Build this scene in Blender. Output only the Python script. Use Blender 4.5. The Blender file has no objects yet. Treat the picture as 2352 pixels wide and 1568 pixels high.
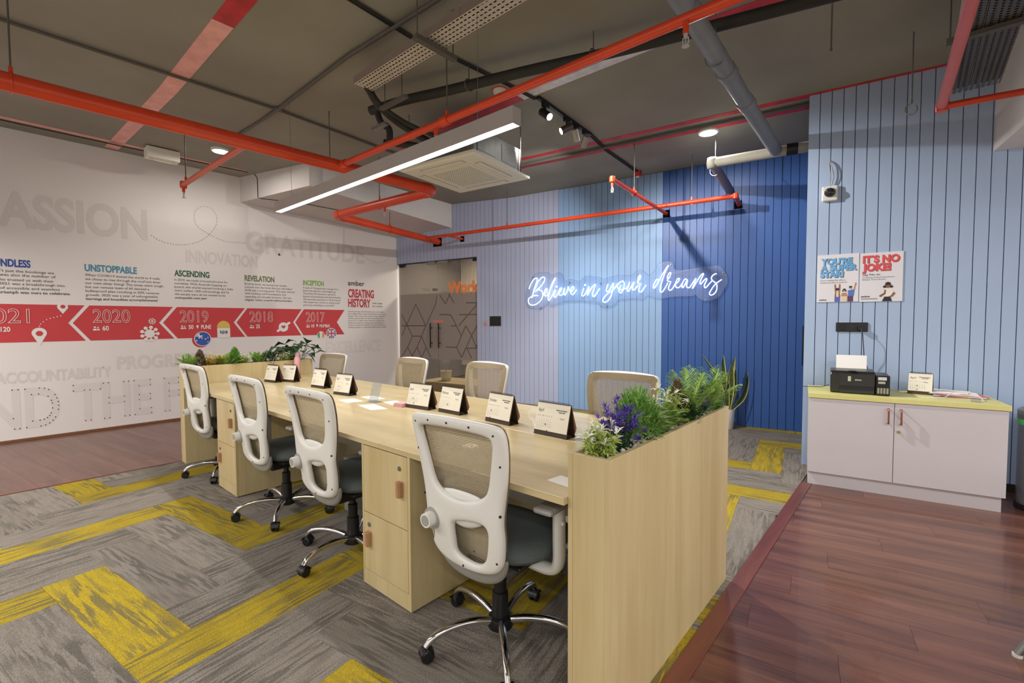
import bpy, bmesh, math, random
from mathutils import Vector, Matrix
from mathutils.geometry import delaunay_2d_cdt
scene = bpy.context.scene
COL = scene.collection
rnd = random.Random(7)
RAD = math.radians

# ------------------------------------------------------------------ camera
cam_d = bpy.data.cameras.new('camera')
cam = bpy.data.objects.new('camera', cam_d)
COL.objects.link(cam)
cam_d.sensor_width = 36.0
cam_d.lens = 1065.0 / 2352.0 * 36.0
cam_d.clip_start = 0.02
_h, _p, _r = RAD(90 + 40.9), RAD(2.44), RAD(-0.22)
_F = Vector((math.cos(_h) * math.cos(_p), math.sin(_h) * math.cos(_p), -math.sin(_p)))
_R0 = Vector((math.sin(_h), -math.cos(_h), 0))
_U0 = _R0.cross(_F)
_R = _R0 * math.cos(_r) + _U0 * math.sin(_r)
_U = _U0 * math.cos(_r) - _R0 * math.sin(_r)
cam.matrix_world = Matrix(((_R.x, _U.x, -_F.x, 0), (_R.y, _U.y, -_F.y, 0), (_R.z, _U.z, -_F.z, 1.34), (0, 0, 0, 1)))
scene.camera = cam

# ------------------------------------------------------------------ world, exposure
wd = bpy.data.worlds.new('office_ambient'); scene.world = wd
wd.use_nodes = True
bg = wd.node_tree.nodes['Background']
bg.inputs[0].default_value = (1.0, 0.97, 0.93, 1)
bg.inputs[1].default_value = 0.98
scene.view_settings.view_transform = 'Standard'
scene.view_settings.look = 'None'
scene.view_settings.gamma = 1.0
scene.view_settings.use_curve_mapping = False
scene.view_settings.exposure = 0.0

def area_light(name, loc, sx, sy, power, col=(1, 0.97, 0.93), rot=(0, 0, 0)):
    d = bpy.data.lights.new(name, 'AREA'); d.shape = 'RECTANGLE'; d.size = sx; d.size_y = sy
    d.energy = power; d.color = col
    o = bpy.data.objects.new(name, d); o.location = loc; o.rotation_euler = rot; COL.objects.link(o); return o
def spot_light(name, loc, target, power, cone, blend, col=(1, 0.97, 0.92), radius=0.025):
    d = bpy.data.lights.new(name, 'SPOT'); d.energy = power; d.spot_size = RAD(cone); d.spot_blend = blend
    d.shadow_soft_size = radius; d.color = col
    o = bpy.data.objects.new(name, d); o.location = loc
    o.rotation_euler = (Vector(target) - Vector(loc)).to_track_quat('-Z', 'Y').to_euler(); COL.objects.link(o); return o
LIGHTS = dict(led=42, rear=62, spot_blue=420, spot_white=130, spot_left=150, down=18)
# light of the linear fixture in view, then of four added ones (the fixtures themselves are built further down)
area_light('linear_light_lamp', (-3.145, 1.94, 2.392), 3.0, 0.05, LIGHTS['led'])
for i, (lx, ly) in enumerate(((-3.1, -1.2), (-6.12, -1.2), (1.5, -1.0), (2.0, 2.2))):  # added fill lamps out of view, no fixtures known there
    area_light('linear_light_lamp', (lx, ly, 2.392), 3.0, 0.05, LIGHTS['rear'])

# ------------------------------------------------------------------ helpers
def link(o, parent=None):
    COL.objects.link(o)
    if parent is not None: o.parent = parent
    return o
def tag(o, label=None, cat=None, group=None, kind=None):
    if label: o['label'] = label
    if cat: o['category'] = cat
    if group: o['group'] = group
    if kind: o['kind'] = kind
    return o
def thing(name, label, cat, loc=(0, 0, 0), rz=0.0, group=None):
    o = bpy.data.objects.new(name, None); o.empty_display_size = 0.1
    o.location = loc; o.rotation_euler = (0, 0, rz); link(o)
    return tag(o, label, cat, group)
def copy_tree(o, parent=None):
    c = o.copy(); COL.objects.link(c); c.parent = parent
    for ch in list(o.children): copy_tree(ch, c)
    return c
class MB:
    def __init__(s): s.v = []; s.f = []; s.m = []
    def add(s, vs, fs, mi=0, M=None):
        n = len(s.v)
        s.v += [tuple(M @ Vector(p)) for p in vs] if M is not None else [tuple(p) for p in vs]
        s.f += [tuple(i + n for i in f) for f in fs]; s.m += [mi] * len(fs); return s
    def box(s, x0, x1, y0, y1, z0, z1, M=None, mi=0):
        vs = [(x, y, z) for x in (x0, x1) for y in (y0, y1) for z in (z0, z1)]
        return s.add(vs, [(0, 1, 3, 2), (4, 6, 7, 5), (0, 4, 5, 1), (2, 3, 7, 6), (0, 2, 6, 4), (1, 5, 7, 3)], mi, M)
    def quad(s, a, b, c, d, mi=0): return s.add([a, b, c, d], [(0, 1, 2, 3)], mi)
    def cyl(s, p0, p1, r0, r1=None, n=12, caps=True, mi=0): return s.tube([p0, p1], [r0, r0 if r1 is None else r1], n, caps, mi)
    def tube(s, pts, r, n=8, caps=True, mi=0, flat=1.0):
        P = [Vector(p) for p in pts]; k = len(P)
        R = r if isinstance(r, (list, tuple)) else [r] * k
        t0 = (P[1] - P[0]).normalized()
        a = Vector((0, 0, 1)) if abs(t0.z) < 0.9 else Vector((1, 0, 0))
        nx = t0.cross(a).normalized(); vs = []; fs = []
        for i in range(k):
            t = ((P[min(i + 1, k - 1)] - P[max(i - 1, 0)]) or t0)
            t = t.normalized() if t.length > 1e-9 else t0
            nx = (nx - t * nx.dot(t));  nx = nx.normalized() if nx.length > 1e-6 else t.orthogonal().normalized()
            ny = t.cross(nx)
            for j in range(n):
                an = 2 * math.pi * j / n
                vs.append(P[i] + nx * (math.cos(an) * R[i]) + ny * (math.sin(an) * R[i] * flat))
        for i in range(k - 1):
            for j in range(n):
                fs.append((i * n + j, i * n + (j + 1) % n, (i + 1) * n + (j + 1) % n, (i + 1) * n + j))
        if caps: fs.append(tuple(range(n - 1, -1, -1))); fs.append(tuple((k - 1) * n + j for j in range(n)))
        return s.add(vs, fs, mi)
    def lathe(s, prof, n=24, c=(0, 0, 0), mi=0, M=None):
        vs = []; fs = []
        for (r, z) in prof:
            for j in range(n):
                a = 2 * math.pi * j / n; vs.append((c[0] + r * math.cos(a), c[1] + r * math.sin(a), c[2] + z))
        k = len(prof)
        for i in range(k - 1):
            for j in range(n): fs.append((i * n + j, i * n + (j + 1) % n, (i + 1) * n + (j + 1) % n, (i + 1) * n + j))
        fs.append(tuple(range(n - 1, -1, -1))); fs.append(tuple((k - 1) * n + j for j in range(n)))
        return s.add(vs, fs, mi, M)
    def prism(s, poly, z0, z1, M=None, mi=0):
        n = len(poly)
        vs = [(x, y, z0) for x, y in poly] + [(x, y, z1) for x, y in poly]
        fs = [tuple(range(n - 1, -1, -1)), tuple(range(n, 2 * n))] + [(i, (i + 1) % n, n + (i + 1) % n, n + i) for i in range(n)]
        return s.add(vs, fs, mi, M)
    def poly(s, pts, M=None, mi=0): return s.add(pts, [tuple(range(len(pts)))], mi, M)
    def mesh(s, name, mats, smooth=None):
        me = bpy.data.meshes.new(name); me.from_pydata(s.v, [], s.f)
        for m in (mats if isinstance(mats, (list, tuple)) else [mats]): me.materials.append(m)
        if any(s.m): me.polygons.foreach_set('material_index', s.m)
        if smooth is not None:
            me.polygons.foreach_set('use_smooth', [True] * len(me.polygons))
            if smooth < 180: me.set_sharp_from_angle(angle=RAD(smooth))
        me.update(); return me
    def build(s, name, mats, parent=None, smooth=None, bevel=0, seg=2):
        o = bpy.data.objects.new(name, s.mesh(name, mats, smooth)); link(o, parent)
        if bevel:
            b = o.modifiers.new('bevel', 'BEVEL'); b.width = bevel; b.segments = seg; b.limit_method = 'ANGLE'; b.angle_limit = RAD(40)
        return o
def struct(o): o['kind'] = 'structure'; return o

# ------------------------------------------------------------------ materials
def lin(c):
    o = []
    for v in c:
        v = v / 255.0; o.append(v / 12.92 if v <= 0.04045 else ((v + 0.055) / 1.055) ** 2.4)
    return o
MATS = {}
def new_mat(name):
    m = bpy.data.materials.new(name); m.use_nodes = True; MATS[name] = m
    nt = m.node_tree; return m, nt, nt.nodes['Principled BSDF']
def mat(name, c, rough=0.5, metal=0.0, var=0.05, scale=6.0, stretch=(1, 1, 1), bump=0.0, spec=0.5, coat=0.0, c2=None, detail=3.0, rand=0.0):
    if name in MATS: return MATS[name]
    m, nt, b = new_mat(name); N = nt.nodes; L = nt.links
    tc = N.new('ShaderNodeTexCoord'); mp = N.new('ShaderNodeMapping'); nz = N.new('ShaderNodeTexNoise'); cr = N.new('ShaderNodeValToRGB')
    mp.inputs['Scale'].default_value = stretch; nz.inputs['Scale'].default_value = scale; nz.inputs['Detail'].default_value = detail
    L.new(tc.outputs['Object'], mp.inputs[0]); L.new(mp.outputs[0], nz.inputs['Vector']); L.new(nz.outputs['Fac'], cr.inputs[0])
    a = lin(c); d = lin(c2) if c2 else a
    cr.color_ramp.elements[0].position = 0.3; cr.color_ramp.elements[1].position = 0.7
    cr.color_ramp.elements[0].color = [v * (1 - var) for v in a] + [1]
    cr.color_ramp.elements[1].color = [min(1, v * (1 + var)) for v in d] + [1]
    src = cr.outputs[0]
    if rand:
        oi = N.new('ShaderNodeObjectInfo'); mr = N.new('ShaderNodeMapRange'); hs = N.new('ShaderNodeHueSaturation')
        mr.inputs[3].default_value = 1 - rand; mr.inputs[4].default_value = 1 + rand
        L.new(oi.outputs['Random'], mr.inputs[0]); L.new(mr.outputs[0], hs.inputs['Value']); L.new(src, hs.inputs['Color']); src = hs.outputs[0]
        ad = N.new('ShaderNodeVectorMath'); ad.operation = 'ADD'; ml = N.new('ShaderNodeMath'); ml.operation = 'MULTIPLY'; ml.inputs[1].default_value = 37.0
        L.new(oi.outputs['Random'], ml.inputs[0]); L.new(mp.outputs[0], ad.inputs[0]); L.new(ml.outputs[0], ad.inputs[1]); L.new(ad.outputs[0], nz.inputs['Vector'])
    L.new(src, b.inputs['Base Color'])
    b.inputs['Roughness'].default_value = rough; b.inputs['Metallic'].default_value = metal
    b.inputs['Specular IOR Level'].default_value = spec; b.inputs['Coat Weight'].default_value = coat
    if bump:
        bp = N.new('ShaderNodeBump'); bp.inputs['Strength'].default_value = bump; bp.inputs['Distance'].default_value = 0.004
        L.new(nz.outputs['Fac'], bp.inputs['Height']); L.new(bp.outputs[0], b.inputs['Normal'])
    return m
def emit(name, c, strength):
    if name in MATS: return MATS[name]
    m, nt, b = new_mat(name)
    b.inputs['Base Color'].default_value = lin(c) + [1]
    b.inputs['Emission Color'].default_value = lin(c) + [1]; b.inputs['Emission Strength'].default_value = strength
    return m
def clear(name, tint, gloss=0.12, rough=0.02, dens=0.0, dcol=(200, 200, 200)):
    m, nt, b = new_mat(name); N = nt.nodes; L = nt.links
    tr = N.new('ShaderNodeBsdfTransparent'); tr.inputs[0].default_value = lin(tint) + [1]
    gl = N.new('ShaderNodeBsdfGlossy'); gl.inputs['Roughness'].default_value = rough
    df = N.new('ShaderNodeBsdfDiffuse'); df.inputs[0].default_value = lin(dcol) + [1]
    m1 = N.new('ShaderNodeMixShader'); m1.inputs[0].default_value = gloss
    m2 = N.new('ShaderNodeMixShader'); m2.inputs[0].default_value = dens
    L.new(tr.outputs[0], m1.inputs[1]); L.new(gl.outputs[0], m1.inputs[2]); L.new(m1.outputs[0], m2.inputs[1]); L.new(df.outputs[0], m2.inputs[2])
    L.new(m2.outputs[0], N['Material Output'].inputs[0]); return m

def wood_mat(name, c1, c2, axis, scale=1.0, rough=0.45, rand=0.0, coat=0.0, fine=0.5):
    m, nt, b = new_mat(name); N = nt.nodes; L = nt.links
    tc = N.new('ShaderNodeTexCoord'); mp = N.new('ShaderNodeMapping')
    st = [9.0 * scale] * 3; st[axis] = 0.7 * scale; mp.inputs['Scale'].default_value = st
    oi = N.new('ShaderNodeObjectInfo'); ml = N.new('ShaderNodeMath'); ml.operation = 'MULTIPLY'; ml.inputs[1].default_value = 53.0
    ad = N.new('ShaderNodeVectorMath'); ad.operation = 'ADD'
    L.new(tc.outputs['Object'], mp.inputs[0]); L.new(oi.outputs['Random'], ml.inputs[0]); L.new(mp.outputs[0], ad.inputs[0]); L.new(ml.outputs[0], ad.inputs[1])
    n1 = N.new('ShaderNodeTexNoise'); n1.inputs['Scale'].default_value = 1.0; n1.inputs['Detail'].default_value = 4; n1.inputs['Distortion'].default_value = 0.6
    n2 = N.new('ShaderNodeTexNoise'); n2.inputs['Scale'].default_value = 7.0; n2.inputs['Detail'].default_value = 2
    L.new(ad.outputs[0], n1.inputs['Vector']); L.new(ad.outputs[0], n2.inputs['Vector'])
    mx = N.new('ShaderNodeMix'); mx.inputs[0].default_value = fine * 0.5
    L.new(n1.outputs['Fac'], mx.inputs[2]); L.new(n2.outputs['Fac'], mx.inputs[3])
    cr = N.new('ShaderNodeValToRGB'); cr.color_ramp.elements[0].position = 0.32; cr.color_ramp.elements[1].position = 0.68
    cr.color_ramp.elements[0].color = lin(c1) + [1]; cr.color_ramp.elements[1].color = lin(c2) + [1]
    L.new(mx.outputs[0], cr.inputs[0]); src = cr.outputs[0]
    if rand:
        mr = N.new('ShaderNodeMapRange'); hs = N.new('ShaderNodeHueSaturation'); mr.inputs[3].default_value = 1 - rand; mr.inputs[4].default_value = 1 + rand
        L.new(oi.outputs['Random'], mr.inputs[0]); L.new(mr.outputs[0], hs.inputs['Value']); L.new(src, hs.inputs['Color']); src = hs.outputs[0]
    L.new(src, b.inputs['Base Color']); b.inputs['Roughness'].default_value = rough; b.inputs['Coat Weight'].default_value = coat
    return m

def carpet_mat(name, base, streak, amount):
    m, nt, b = new_mat(name); N = nt.nodes; L = nt.links
    tc = N.new('ShaderNodeTexCoord'); oi = N.new('ShaderNodeObjectInfo')
    ml = N.new('ShaderNodeMath'); ml.operation = 'MULTIPLY'; ml.inputs[1].default_value = 91.0
    def noise(st, detail, lo, hi):
        mp = N.new('ShaderNodeMapping'); mp.inputs['Scale'].default_value = st
        ad = N.new('ShaderNodeVectorMath'); ad.operation = 'ADD'; nz = N.new('ShaderNodeTexNoise'); cr = N.new('ShaderNodeValToRGB')
        nz.inputs['Scale'].default_value = 1.0; nz.inputs['Detail'].default_value = detail
        L.new(tc.outputs['Object'], mp.inputs[0]); L.new(mp.outputs[0], ad.inputs[0]); L.new(ml.outputs[0], ad.inputs[1]); L.new(ad.outputs[0], nz.inputs['Vector']); L.new(nz.outputs['Fac'], cr.inputs[0])
        cr.color_ramp.elements[0].position = lo; cr.color_ramp.elements[1].position = hi
        return cr.outputs[0]
    L.new(oi.outputs['Random'], ml.inputs[0])
    s1 = noise((5.0, 55.0, 1), 2.5, 0.46, 0.54)      # long streaks
    s2 = noise((3.0, 9.0, 1), 1.0, 0.40, 0.60)       # blocks where streaks gather
    s3 = noise((260.0, 260.0, 1), 0.0, 0.35, 0.65)   # loop pile
    mul = N.new('ShaderNodeMix'); mul.data_type = 'RGBA'; mul.blend_type = 'MULTIPLY'; mul.inputs[0].default_value = 0.75
    L.new(s1, mul.inputs[6]); L.new(s2, mul.inputs[7])
    mx = N.new('ShaderNodeMix'); mx.data_type = 'RGBA'
    mx.inputs[6].default_value = lin(base) + [1]; mx.inputs[7].default_value = lin(streak) + [1]
    sc = N.new('ShaderNodeMath'); sc.operation = 'MULTIPLY'; sc.inputs[1].default_value = amount
    L.new(mul.outputs[2], sc.inputs[0]); L.new(sc.outputs[0], mx.inputs[0])
    pile = N.new('ShaderNodeMix'); pile.data_type = 'RGBA'; pile.blend_type = 'MULTIPLY'; pile.inputs[0].default_value = 0.35
    L.new(mx.outputs[2], pile.inputs[6]); L.new(s3, pile.inputs[7])
    hs = N.new('ShaderNodeHueSaturation'); mr = N.new('ShaderNodeMapRange'); mr.inputs[3].default_value = 0.9; mr.inputs[4].default_value = 1.1
    L.new(oi.outputs['Random'], mr.inputs[0]); L.new(mr.outputs[0], hs.inputs['Value']); L.new(pile.outputs[2], hs.inputs['Color'])
    L.new(hs.outputs[0], b.inputs['Base Color']); b.inputs['Roughness'].default_value = 0.95; b.inputs['Specular IOR Level'].default_value = 0.1
    bp = N.new('ShaderNodeBump'); bp.inputs['Strength'].default_value = 0.4; bp.inputs['Distance'].default_value = 0.003
    L.new(s3, bp.inputs['Height']); L.new(bp.outputs[0], b.inputs['Normal'])
    return m

m_white_wall = mat('white_wall_paint', (236, 229, 225), 0.75, var=0.015, scale=1.2)
m_ceiling = mat('grey_ceiling_paint', (146, 143, 131), 0.8, var=0.14, scale=0.9, detail=6)
m_pale = mat('pale_blue_paint', (174, 182, 210), 0.55, var=0.02, scale=2)
m_mid = mat('sky_blue_paint', (142, 174, 214), 0.55, var=0.02, scale=2)
m_dark = mat('royal_blue_paint', (50, 90, 158), 0.42, var=0.04, scale=2)
m_rblue = mat('powder_blue_paint', (170, 190, 221), 0.55, var=0.02, scale=2)
m_groove = mat('groove_shadow_blue', (58, 74, 112), 0.8)
m_groove_dark = mat('groove_navy', (16, 22, 46), 0.8)
m_red = mat('red_pipe_paint', (218, 70, 34), 0.32, var=0.06, scale=5)
m_redline = mat('red_line_paint', (196, 44, 52), 0.55, var=0.25, scale=9, detail=6)
m_pinkline = mat('faded_red_line_paint', (246, 178, 170), 0.6, var=0.14, scale=9, detail=6)
m_steel = mat('galvanised_steel', (150, 152, 152), 0.38, 0.85, var=0.1, scale=12)
m_black = mat('black_plastic', (22, 22, 24), 0.4)
m_blackmetal = mat('black_metal', (30, 30, 32), 0.35, 0.3)
m_chrome = mat('chrome', (225, 225, 228), 0.08, 1.0, var=0.01)
m_plastic = mat('white_plastic', (226, 224, 218), 0.35, var=0.01, scale=2)
m_greyplastic = mat('light_grey_plastic', (160, 158, 152), 0.4, var=0.02)
m_cond = mat('grey_conduit', (92, 88, 80), 0.6, var=0.06)
m_maple_x = wood_mat('maple_laminate_lengthwise', (196, 175, 130), (216, 199, 156), 0, 1.0, 0.32, coat=0.15)
m_maple_z = wood_mat('maple_laminate_upright', (192, 170, 122), (212, 193, 148), 2, 1.0, 0.42)
m_floorwood = wood_mat('dark_cherry_floor_boards', (76, 43, 35), (132, 87, 69), 0, 1.1, 0.30, rand=0.06, coat=0.25)
m_floorwood_l = wood_mat('brown_floor_boards', (92, 60, 52), (124, 88, 76), 0, 1.1, 0.35, rand=0.06, coat=0.15)
m_trimwood = wood_mat('cherry_wood_trim', (98, 50, 38), (126, 72, 56), 1, 1.0, 0.35, coat=0.2)
m_cgrey = carpet_mat('grey_loop_carpet', (152, 144, 134), (112, 106, 99), 0.85)
m_cyel = carpet_mat('yellow_loop_carpet', (186, 162, 50), (124, 114, 80), 0.85)
m_paper = mat('white_paper', (238, 236, 230), 0.8, var=0.01)
m_ink = mat('black_ink', (50, 48, 52), 0.7)

# ------------------------------------------------------------------ frames of the room
BA = RAD(8.85)
B = Vector((math.cos(BA), math.sin(BA), 0)); NN = Vector((-math.sin(BA), math.cos(BA), 0))
CORNER = Vector((-7.653, 5.429, 0)); RCORNER = Vector((-0.765, 5.023, 0))
def frame(o): return Matrix(((B.x, -NN.x, 0, o.x), (B.y, -NN.y, 0, o.y), (0, 0, 1, 0), (0, 0, 0, 1)))
FB = frame(CORNER)     # (along the blue wall, out into the room, up)
FR = frame(RCORNER)    # the same on the projecting wall
def ceil_z(x): return 3.375 + max(0.0, -5 - x) * 0.05
# frames for flat print: (right, up, out of wall)
PW = Matrix(((0, 0, 1, -7.66), (1, 0, 0, 0), (0, 1, 0, 0), (0, 0, 0, 1)))
def print_frame(o, d): # on walls parallel to the blue wall
    p = o - NN * d
    return Matrix(((B.x, 0, -NN.x, p.x), (B.y, 0, -NN.y, p.y), (0, 1, 0, 0), (0, 0, 0, 1)))

_cap = {}
def glyphs(s, bold=0.0, outline=0.0, res=2):
    cu = bpy.data.curves.new('t', 'FONT'); cu.body = s; cu.resolution_u = res; cu.offset = bold
    if outline: cu.fill_mode = 'NONE'; cu.bevel_depth = outline; cu.bevel_resolution = 0
    ob = bpy.data.objects.new('t', cu); me = bpy.data.meshes.new_from_object(ob)
    vs = [tuple(v.co) for v in me.vertices]; fs = [tuple(p.vertices) for p in me.polygons]
    bpy.data.objects.remove(ob); bpy.data.curves.remove(cu); bpy.data.meshes.remove(me)
    return vs, fs
def cap_h(): 
    if 'h' not in _cap: _cap['h'] = max(v[1] for v in glyphs('H')[0])
    return _cap['h']
def text(mb, s, M, xl, xr, zb, cap, bold=0.0, outline=0.0, d=0.002, mi=0, mirror=False, xh=None):
    vs, fs = glyphs(s, bold, outline, 7 if cap > .045 else 2)
    if not vs: return
    x0 = min(v[0] for v in vs); x1 = max(v[0] for v in vs); ky = cap / cap_h()
    kx = (xr - xl) / (x1 - x0) if xr is not None else ky * (xh or 1.0)
    def px(v):
        t = (v[0] - x0) * kx
        return (xr - t) if mirror else xl + t
    mb.add([(px(v), zb + v[1] * ky, d + v[2] * ky) for v in vs], fs, mi, M)
def disc(mb, M, x, y, r, d=0.002, n=20, mi=0, sy=1.0):
    mb.poly([(x + r * math.cos(2 * math.pi * i / n), y + r * sy * math.sin(2 * math.pi * i / n), d) for i in range(n)], M, mi)

# ================================================================== THE SETTING
def clip(poly, half):           # keep a*x+b*y<=c
    for (a, b, c) in half:
        out = []
        for i in range(len(poly)):
            p, q = poly[i], poly[(i + 1) % len(poly)]
            dp = a * p[0] + b * p[1] - c; dq = a * q[0] + b * q[1] - c
            if dp <= 0: out.append(p)
            if dp * dq < 0:
                t = dp / (dp - dq); out.append((p[0] + (q[0] - p[0]) * t, p[1] + (q[1] - p[1]) * t))
        poly = out
        if len(poly) < 3: return []
    return poly
wall_c = CORNER.dot(NN)
floor = struct(MB().prism([(-7.8, -4.2), (4.2, -4.2), (4.2, 8.6), (-7.8, 8.6)], -0.12, -0.0085).build('floor', mat('subfloor', (90, 80, 72), 0.9)))
def floor_piece(name, m, rect_c, ang, L_, W_, half, gap, top, thick=0.008):
    ca, sa = math.cos(ang), math.sin(ang)
    hx, hy = L_ / 2 - gap, W_ / 2 - gap
    pts = [(rect_c[0] + x * ca - y * sa, rect_c[1] + x * sa + y * ca) for x, y in ((-hx, -hy), (hx, -hy), (hx, hy), (-hx, hy))]
    pts = clip(pts, half)
    if not pts: return None
    ar = abs(sum(pts[i][0] * pts[(i + 1) % len(pts)][1] - pts[(i + 1) % len(pts)][0] * pts[i][1] for i in range(len(pts)))) / 2
    if ar < 0.0006: return None
    loc = [((x - rect_c[0]) * ca + (y - rect_c[1]) * sa, -(x - rect_c[0]) * sa + (y - rect_c[1]) * ca) for x, y in pts]
    o = MB().prism(loc, top - thick, top).build(name, m, floor)
    o.location = (rect_c[0], rect_c[1], 0); o.rotation_euler = (0, 0, ang)
    return o
# carpet planks, laid herringbone square to the blue wall, in two lays either side of the bench
blue_half = (NN.x, NN.y, wall_c - 0.002)
def carpet(anchor, half):
    w = 0.25
    for k in range(-30, 31):
        for j in range(-9, 10):
            s0 = anchor[0] + w * k + j; t0 = anchor[1] - w * k + j
            yellow = k % 3 == 0
            for (s, t, ls, lt, rot) in ((s0 - 1, t0, 1, w, 0), (s0, t0, w, 1, math.pi / 2)):
                c = B * (s + ls / 2) + NN * (t + lt / 2)
                if not (-6.2 < c.x < 0.2 and -2.6 < c.y < 7.2): continue
                floor_piece('carpet_plank', m_cyel if yellow else m_cgrey, (c.x, c.y), BA + rot, 1, w, half, 0.0006, 0.0)
cx0, cx1 = (-1, 0, 5.335), (1, 0, -0.675)
carpet((-3.0, 1.43), [cx0, cx1, (0, -1, 1.6), (0, 1, 2.0)])
carpet((-0.38, 4.64), [cx0, cx1, (0, -1, -2.0), blue_half])
# dark cherry boards on the right
def boards(m, half, origin, cols, rows, L_, W_, off):
    for r in range(rows[0], rows[1]):
        sh = off[r % len(off)] * L_
        for c in range(cols[0], cols[1]):
            p = origin + B * (c * L_ + sh) + NN * (r * W_)
            floor_piece('floor_board', m, (p.x, p.y), BA, L_, W_, half, 0.0005, 0.0)
wall_r = RCORNER.dot(NN)
boards(m_floorwood, [(-1, 0, 0.6), (1, 0, 3.0), (0, -1, 1.2), (NN.x, NN.y, wall_r)], Vector((0, 0, 0)), (-3, 4), (-8, 30), 1.21, 0.193, (0.1, 0.62, 0.35, 0.85, 0.48))
boards(m_floorwood_l, [(-1, 0, 7.66), (1, 0, -5.365), (0, -1, 2.2), blue_half], Vector((-6.5, 1, 0)), (-4, 4), (-20, 26), 1.21, 0.193, (0.2, 0.7, 0.45, 0.9))
struct(MB().box(-0.675, -0.6, -1.2, 4.43, -0.008, 0.007).build('trim_1', m_trimwood, None, bevel=0.003))
struct(MB().box(-5.365, -5.335, -1.6, 5.78, -0.008, 0.006).build('trim_2', m_trimwood, None, bevel=0.003))

# ceiling: slab sloping up a little towards the white wall
cl = MB()
for (x0, x1) in ((-7.9, -5), (-5, 4.2)):
    a, b_ = ceil_z(x0), ceil_z(x1)
    cl.add([(x0, -4.2, a), (x1, -4.2, b_), (x1, 8.6, b_), (x0, 8.6, a), (x0, -4.2, a + .2), (x1, -4.2, b_ + .2), (x1, 8.6, b_ + .2), (x0, 8.6, a + .2)],
           [(0, 3, 2, 1), (4, 5, 6, 7), (0, 1, 5, 4), (2, 3, 7, 6)])
ceiling = struct(cl.build('ceiling', m_ceiling))
def ceil_strip(name, pts, w, m, drop=0.004):   # painted line, slightly proud
    mb = MB()
    for (p, q) in zip(pts[:-1], pts[1:]):
        p = Vector(p); q = Vector(q); n = (q - p).cross(Vector((0, 0, 1))).normalized() * w / 2
        vs = []
        for e in (p - n, p + n, q + n, q - n): vs.append((e.x, e.y, ceil_z(e.x) - drop))
        vs += [(v[0], v[1], v[2] + drop + .002) for v in vs]
        mb.add(vs, [(0, 1, 2, 3), (0, 4, 5, 1), (1, 5, 6, 2), (2, 6, 7, 3), (3, 7, 4, 0)])
    return struct(mb.build(name, m))
ceil_strip('trim_3', [(-7.55, 1.17, 0), (-5, 1.17, 0), (-3.6, 1.17, 0)], 0.13, m_pinkline)
ceil_strip('trim_4', [(-3.6, 1.17, 0), (1.5, 1.17, 0)], 0.13, m_redline)
ceil_strip('trim_5', [(-7.25, -2.5, 0), (-7.22, 2.6, 0)], 0.09, m_pinkline)
ceil_strip('trim_6', [(-4.6, 3.32, 0), (-2.75, 3.31, 0)], 0.10, m_redline)
ceil_strip('trim_7', [(-2.75, 3.31, 0), (-1.1, 3.34, 0)], 0.10, mat('worn_white_and_red_line_paint', (214, 214, 222), 0.5, c2=(226, 222, 228), var=0.12, scale=14, detail=8))
ceil_strip('trim_8', [(-1.1, 3.34, 0), (1.5, 3.62, 0)], 0.10, m_redline)
pc = lambda a, d: CORNER + B * a - NN * d
ceil_strip('trim_9', [pc(3.4, 1.47), pc(6.95, 1.47), pc(9.6, 1.47)], 0.075, m_redline)
ceil_strip('trim_10', [pc(3.2, 1.20), pc(6.9, 1.20)], 0.075, m_redline)

# white wall with its printed timeline
wall_left = struct(MB().box(-7.85, -7.66, -4.2, 5.46, -0.1, 3.75).build('wall_left', m_white_wall))
struct(MB().box(-7.66, -7.645, -4.2, 5.41, 0.0, 0.03).build('baseboard_left', mat('brown_skirting', (126, 84, 52), 0.5), None, bevel=0.003))
m_faint = mat('pale_grey_print', (222, 215, 209), 0.75, var=0.01)
m_banner = mat('red_print', (206, 66, 70), 0.7, var=0.02)
m_pwhite = mat('white_print', (236, 232, 228), 0.7, var=0.01)
def lettering(name, m, items, parent=wall_left, M=PW):
    mb = MB()
    for it in items: text(mb, it[0], M, it[1], it[2], it[3], it[4], **(it[5] if len(it) > 5 else {}))
    return mb.build(name, m, parent)
def pr(name, m, shapes, parent=wall_left, M=PW, d=0.002):
    mb = MB()
    for i, s in enumerate(shapes): mb.poly([(x, z, d + i * .00012) for x, z in s], M)
    return mb.build(name, m, parent)
bd = dict(bold=0.03)
lettering('faint_word', m_faint, [('PASSION', 0.03, 1.52, 2.44, 0.365, bd)])
lettering('faint_word', m_faint, [('GRATITUDE', 2.70, 4.71, 2.42, 0.30, bd)])
lettering('faint_word', m_faint, [('INNOVATION', 1.935, 2.865, 2.19, 0.16, bd)])
lettering('faint_word', m_faint, [('PROGRESS', 1.156, 2.02, 0.752, 0.16, bd)])
lettering('faint_word', m_faint, [('ACCOUNTABILITY', 0.11, 1.10, 0.672, 0.12, bd)])
lettering('faint_word', mat('very_pale_grey_print', (227, 220, 216), 0.75, var=0.01), [('EXCELLENCE', 3.933, 5.03, 0.80, 0.20, bd)])
fw = lettering('faint_word', mat('very_pale_grey_print', (227, 220, 216), 0.75), [('BEYOND THE FUTURE', -1.02, 3.1, 0.155, 0.43, bd)])
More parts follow.
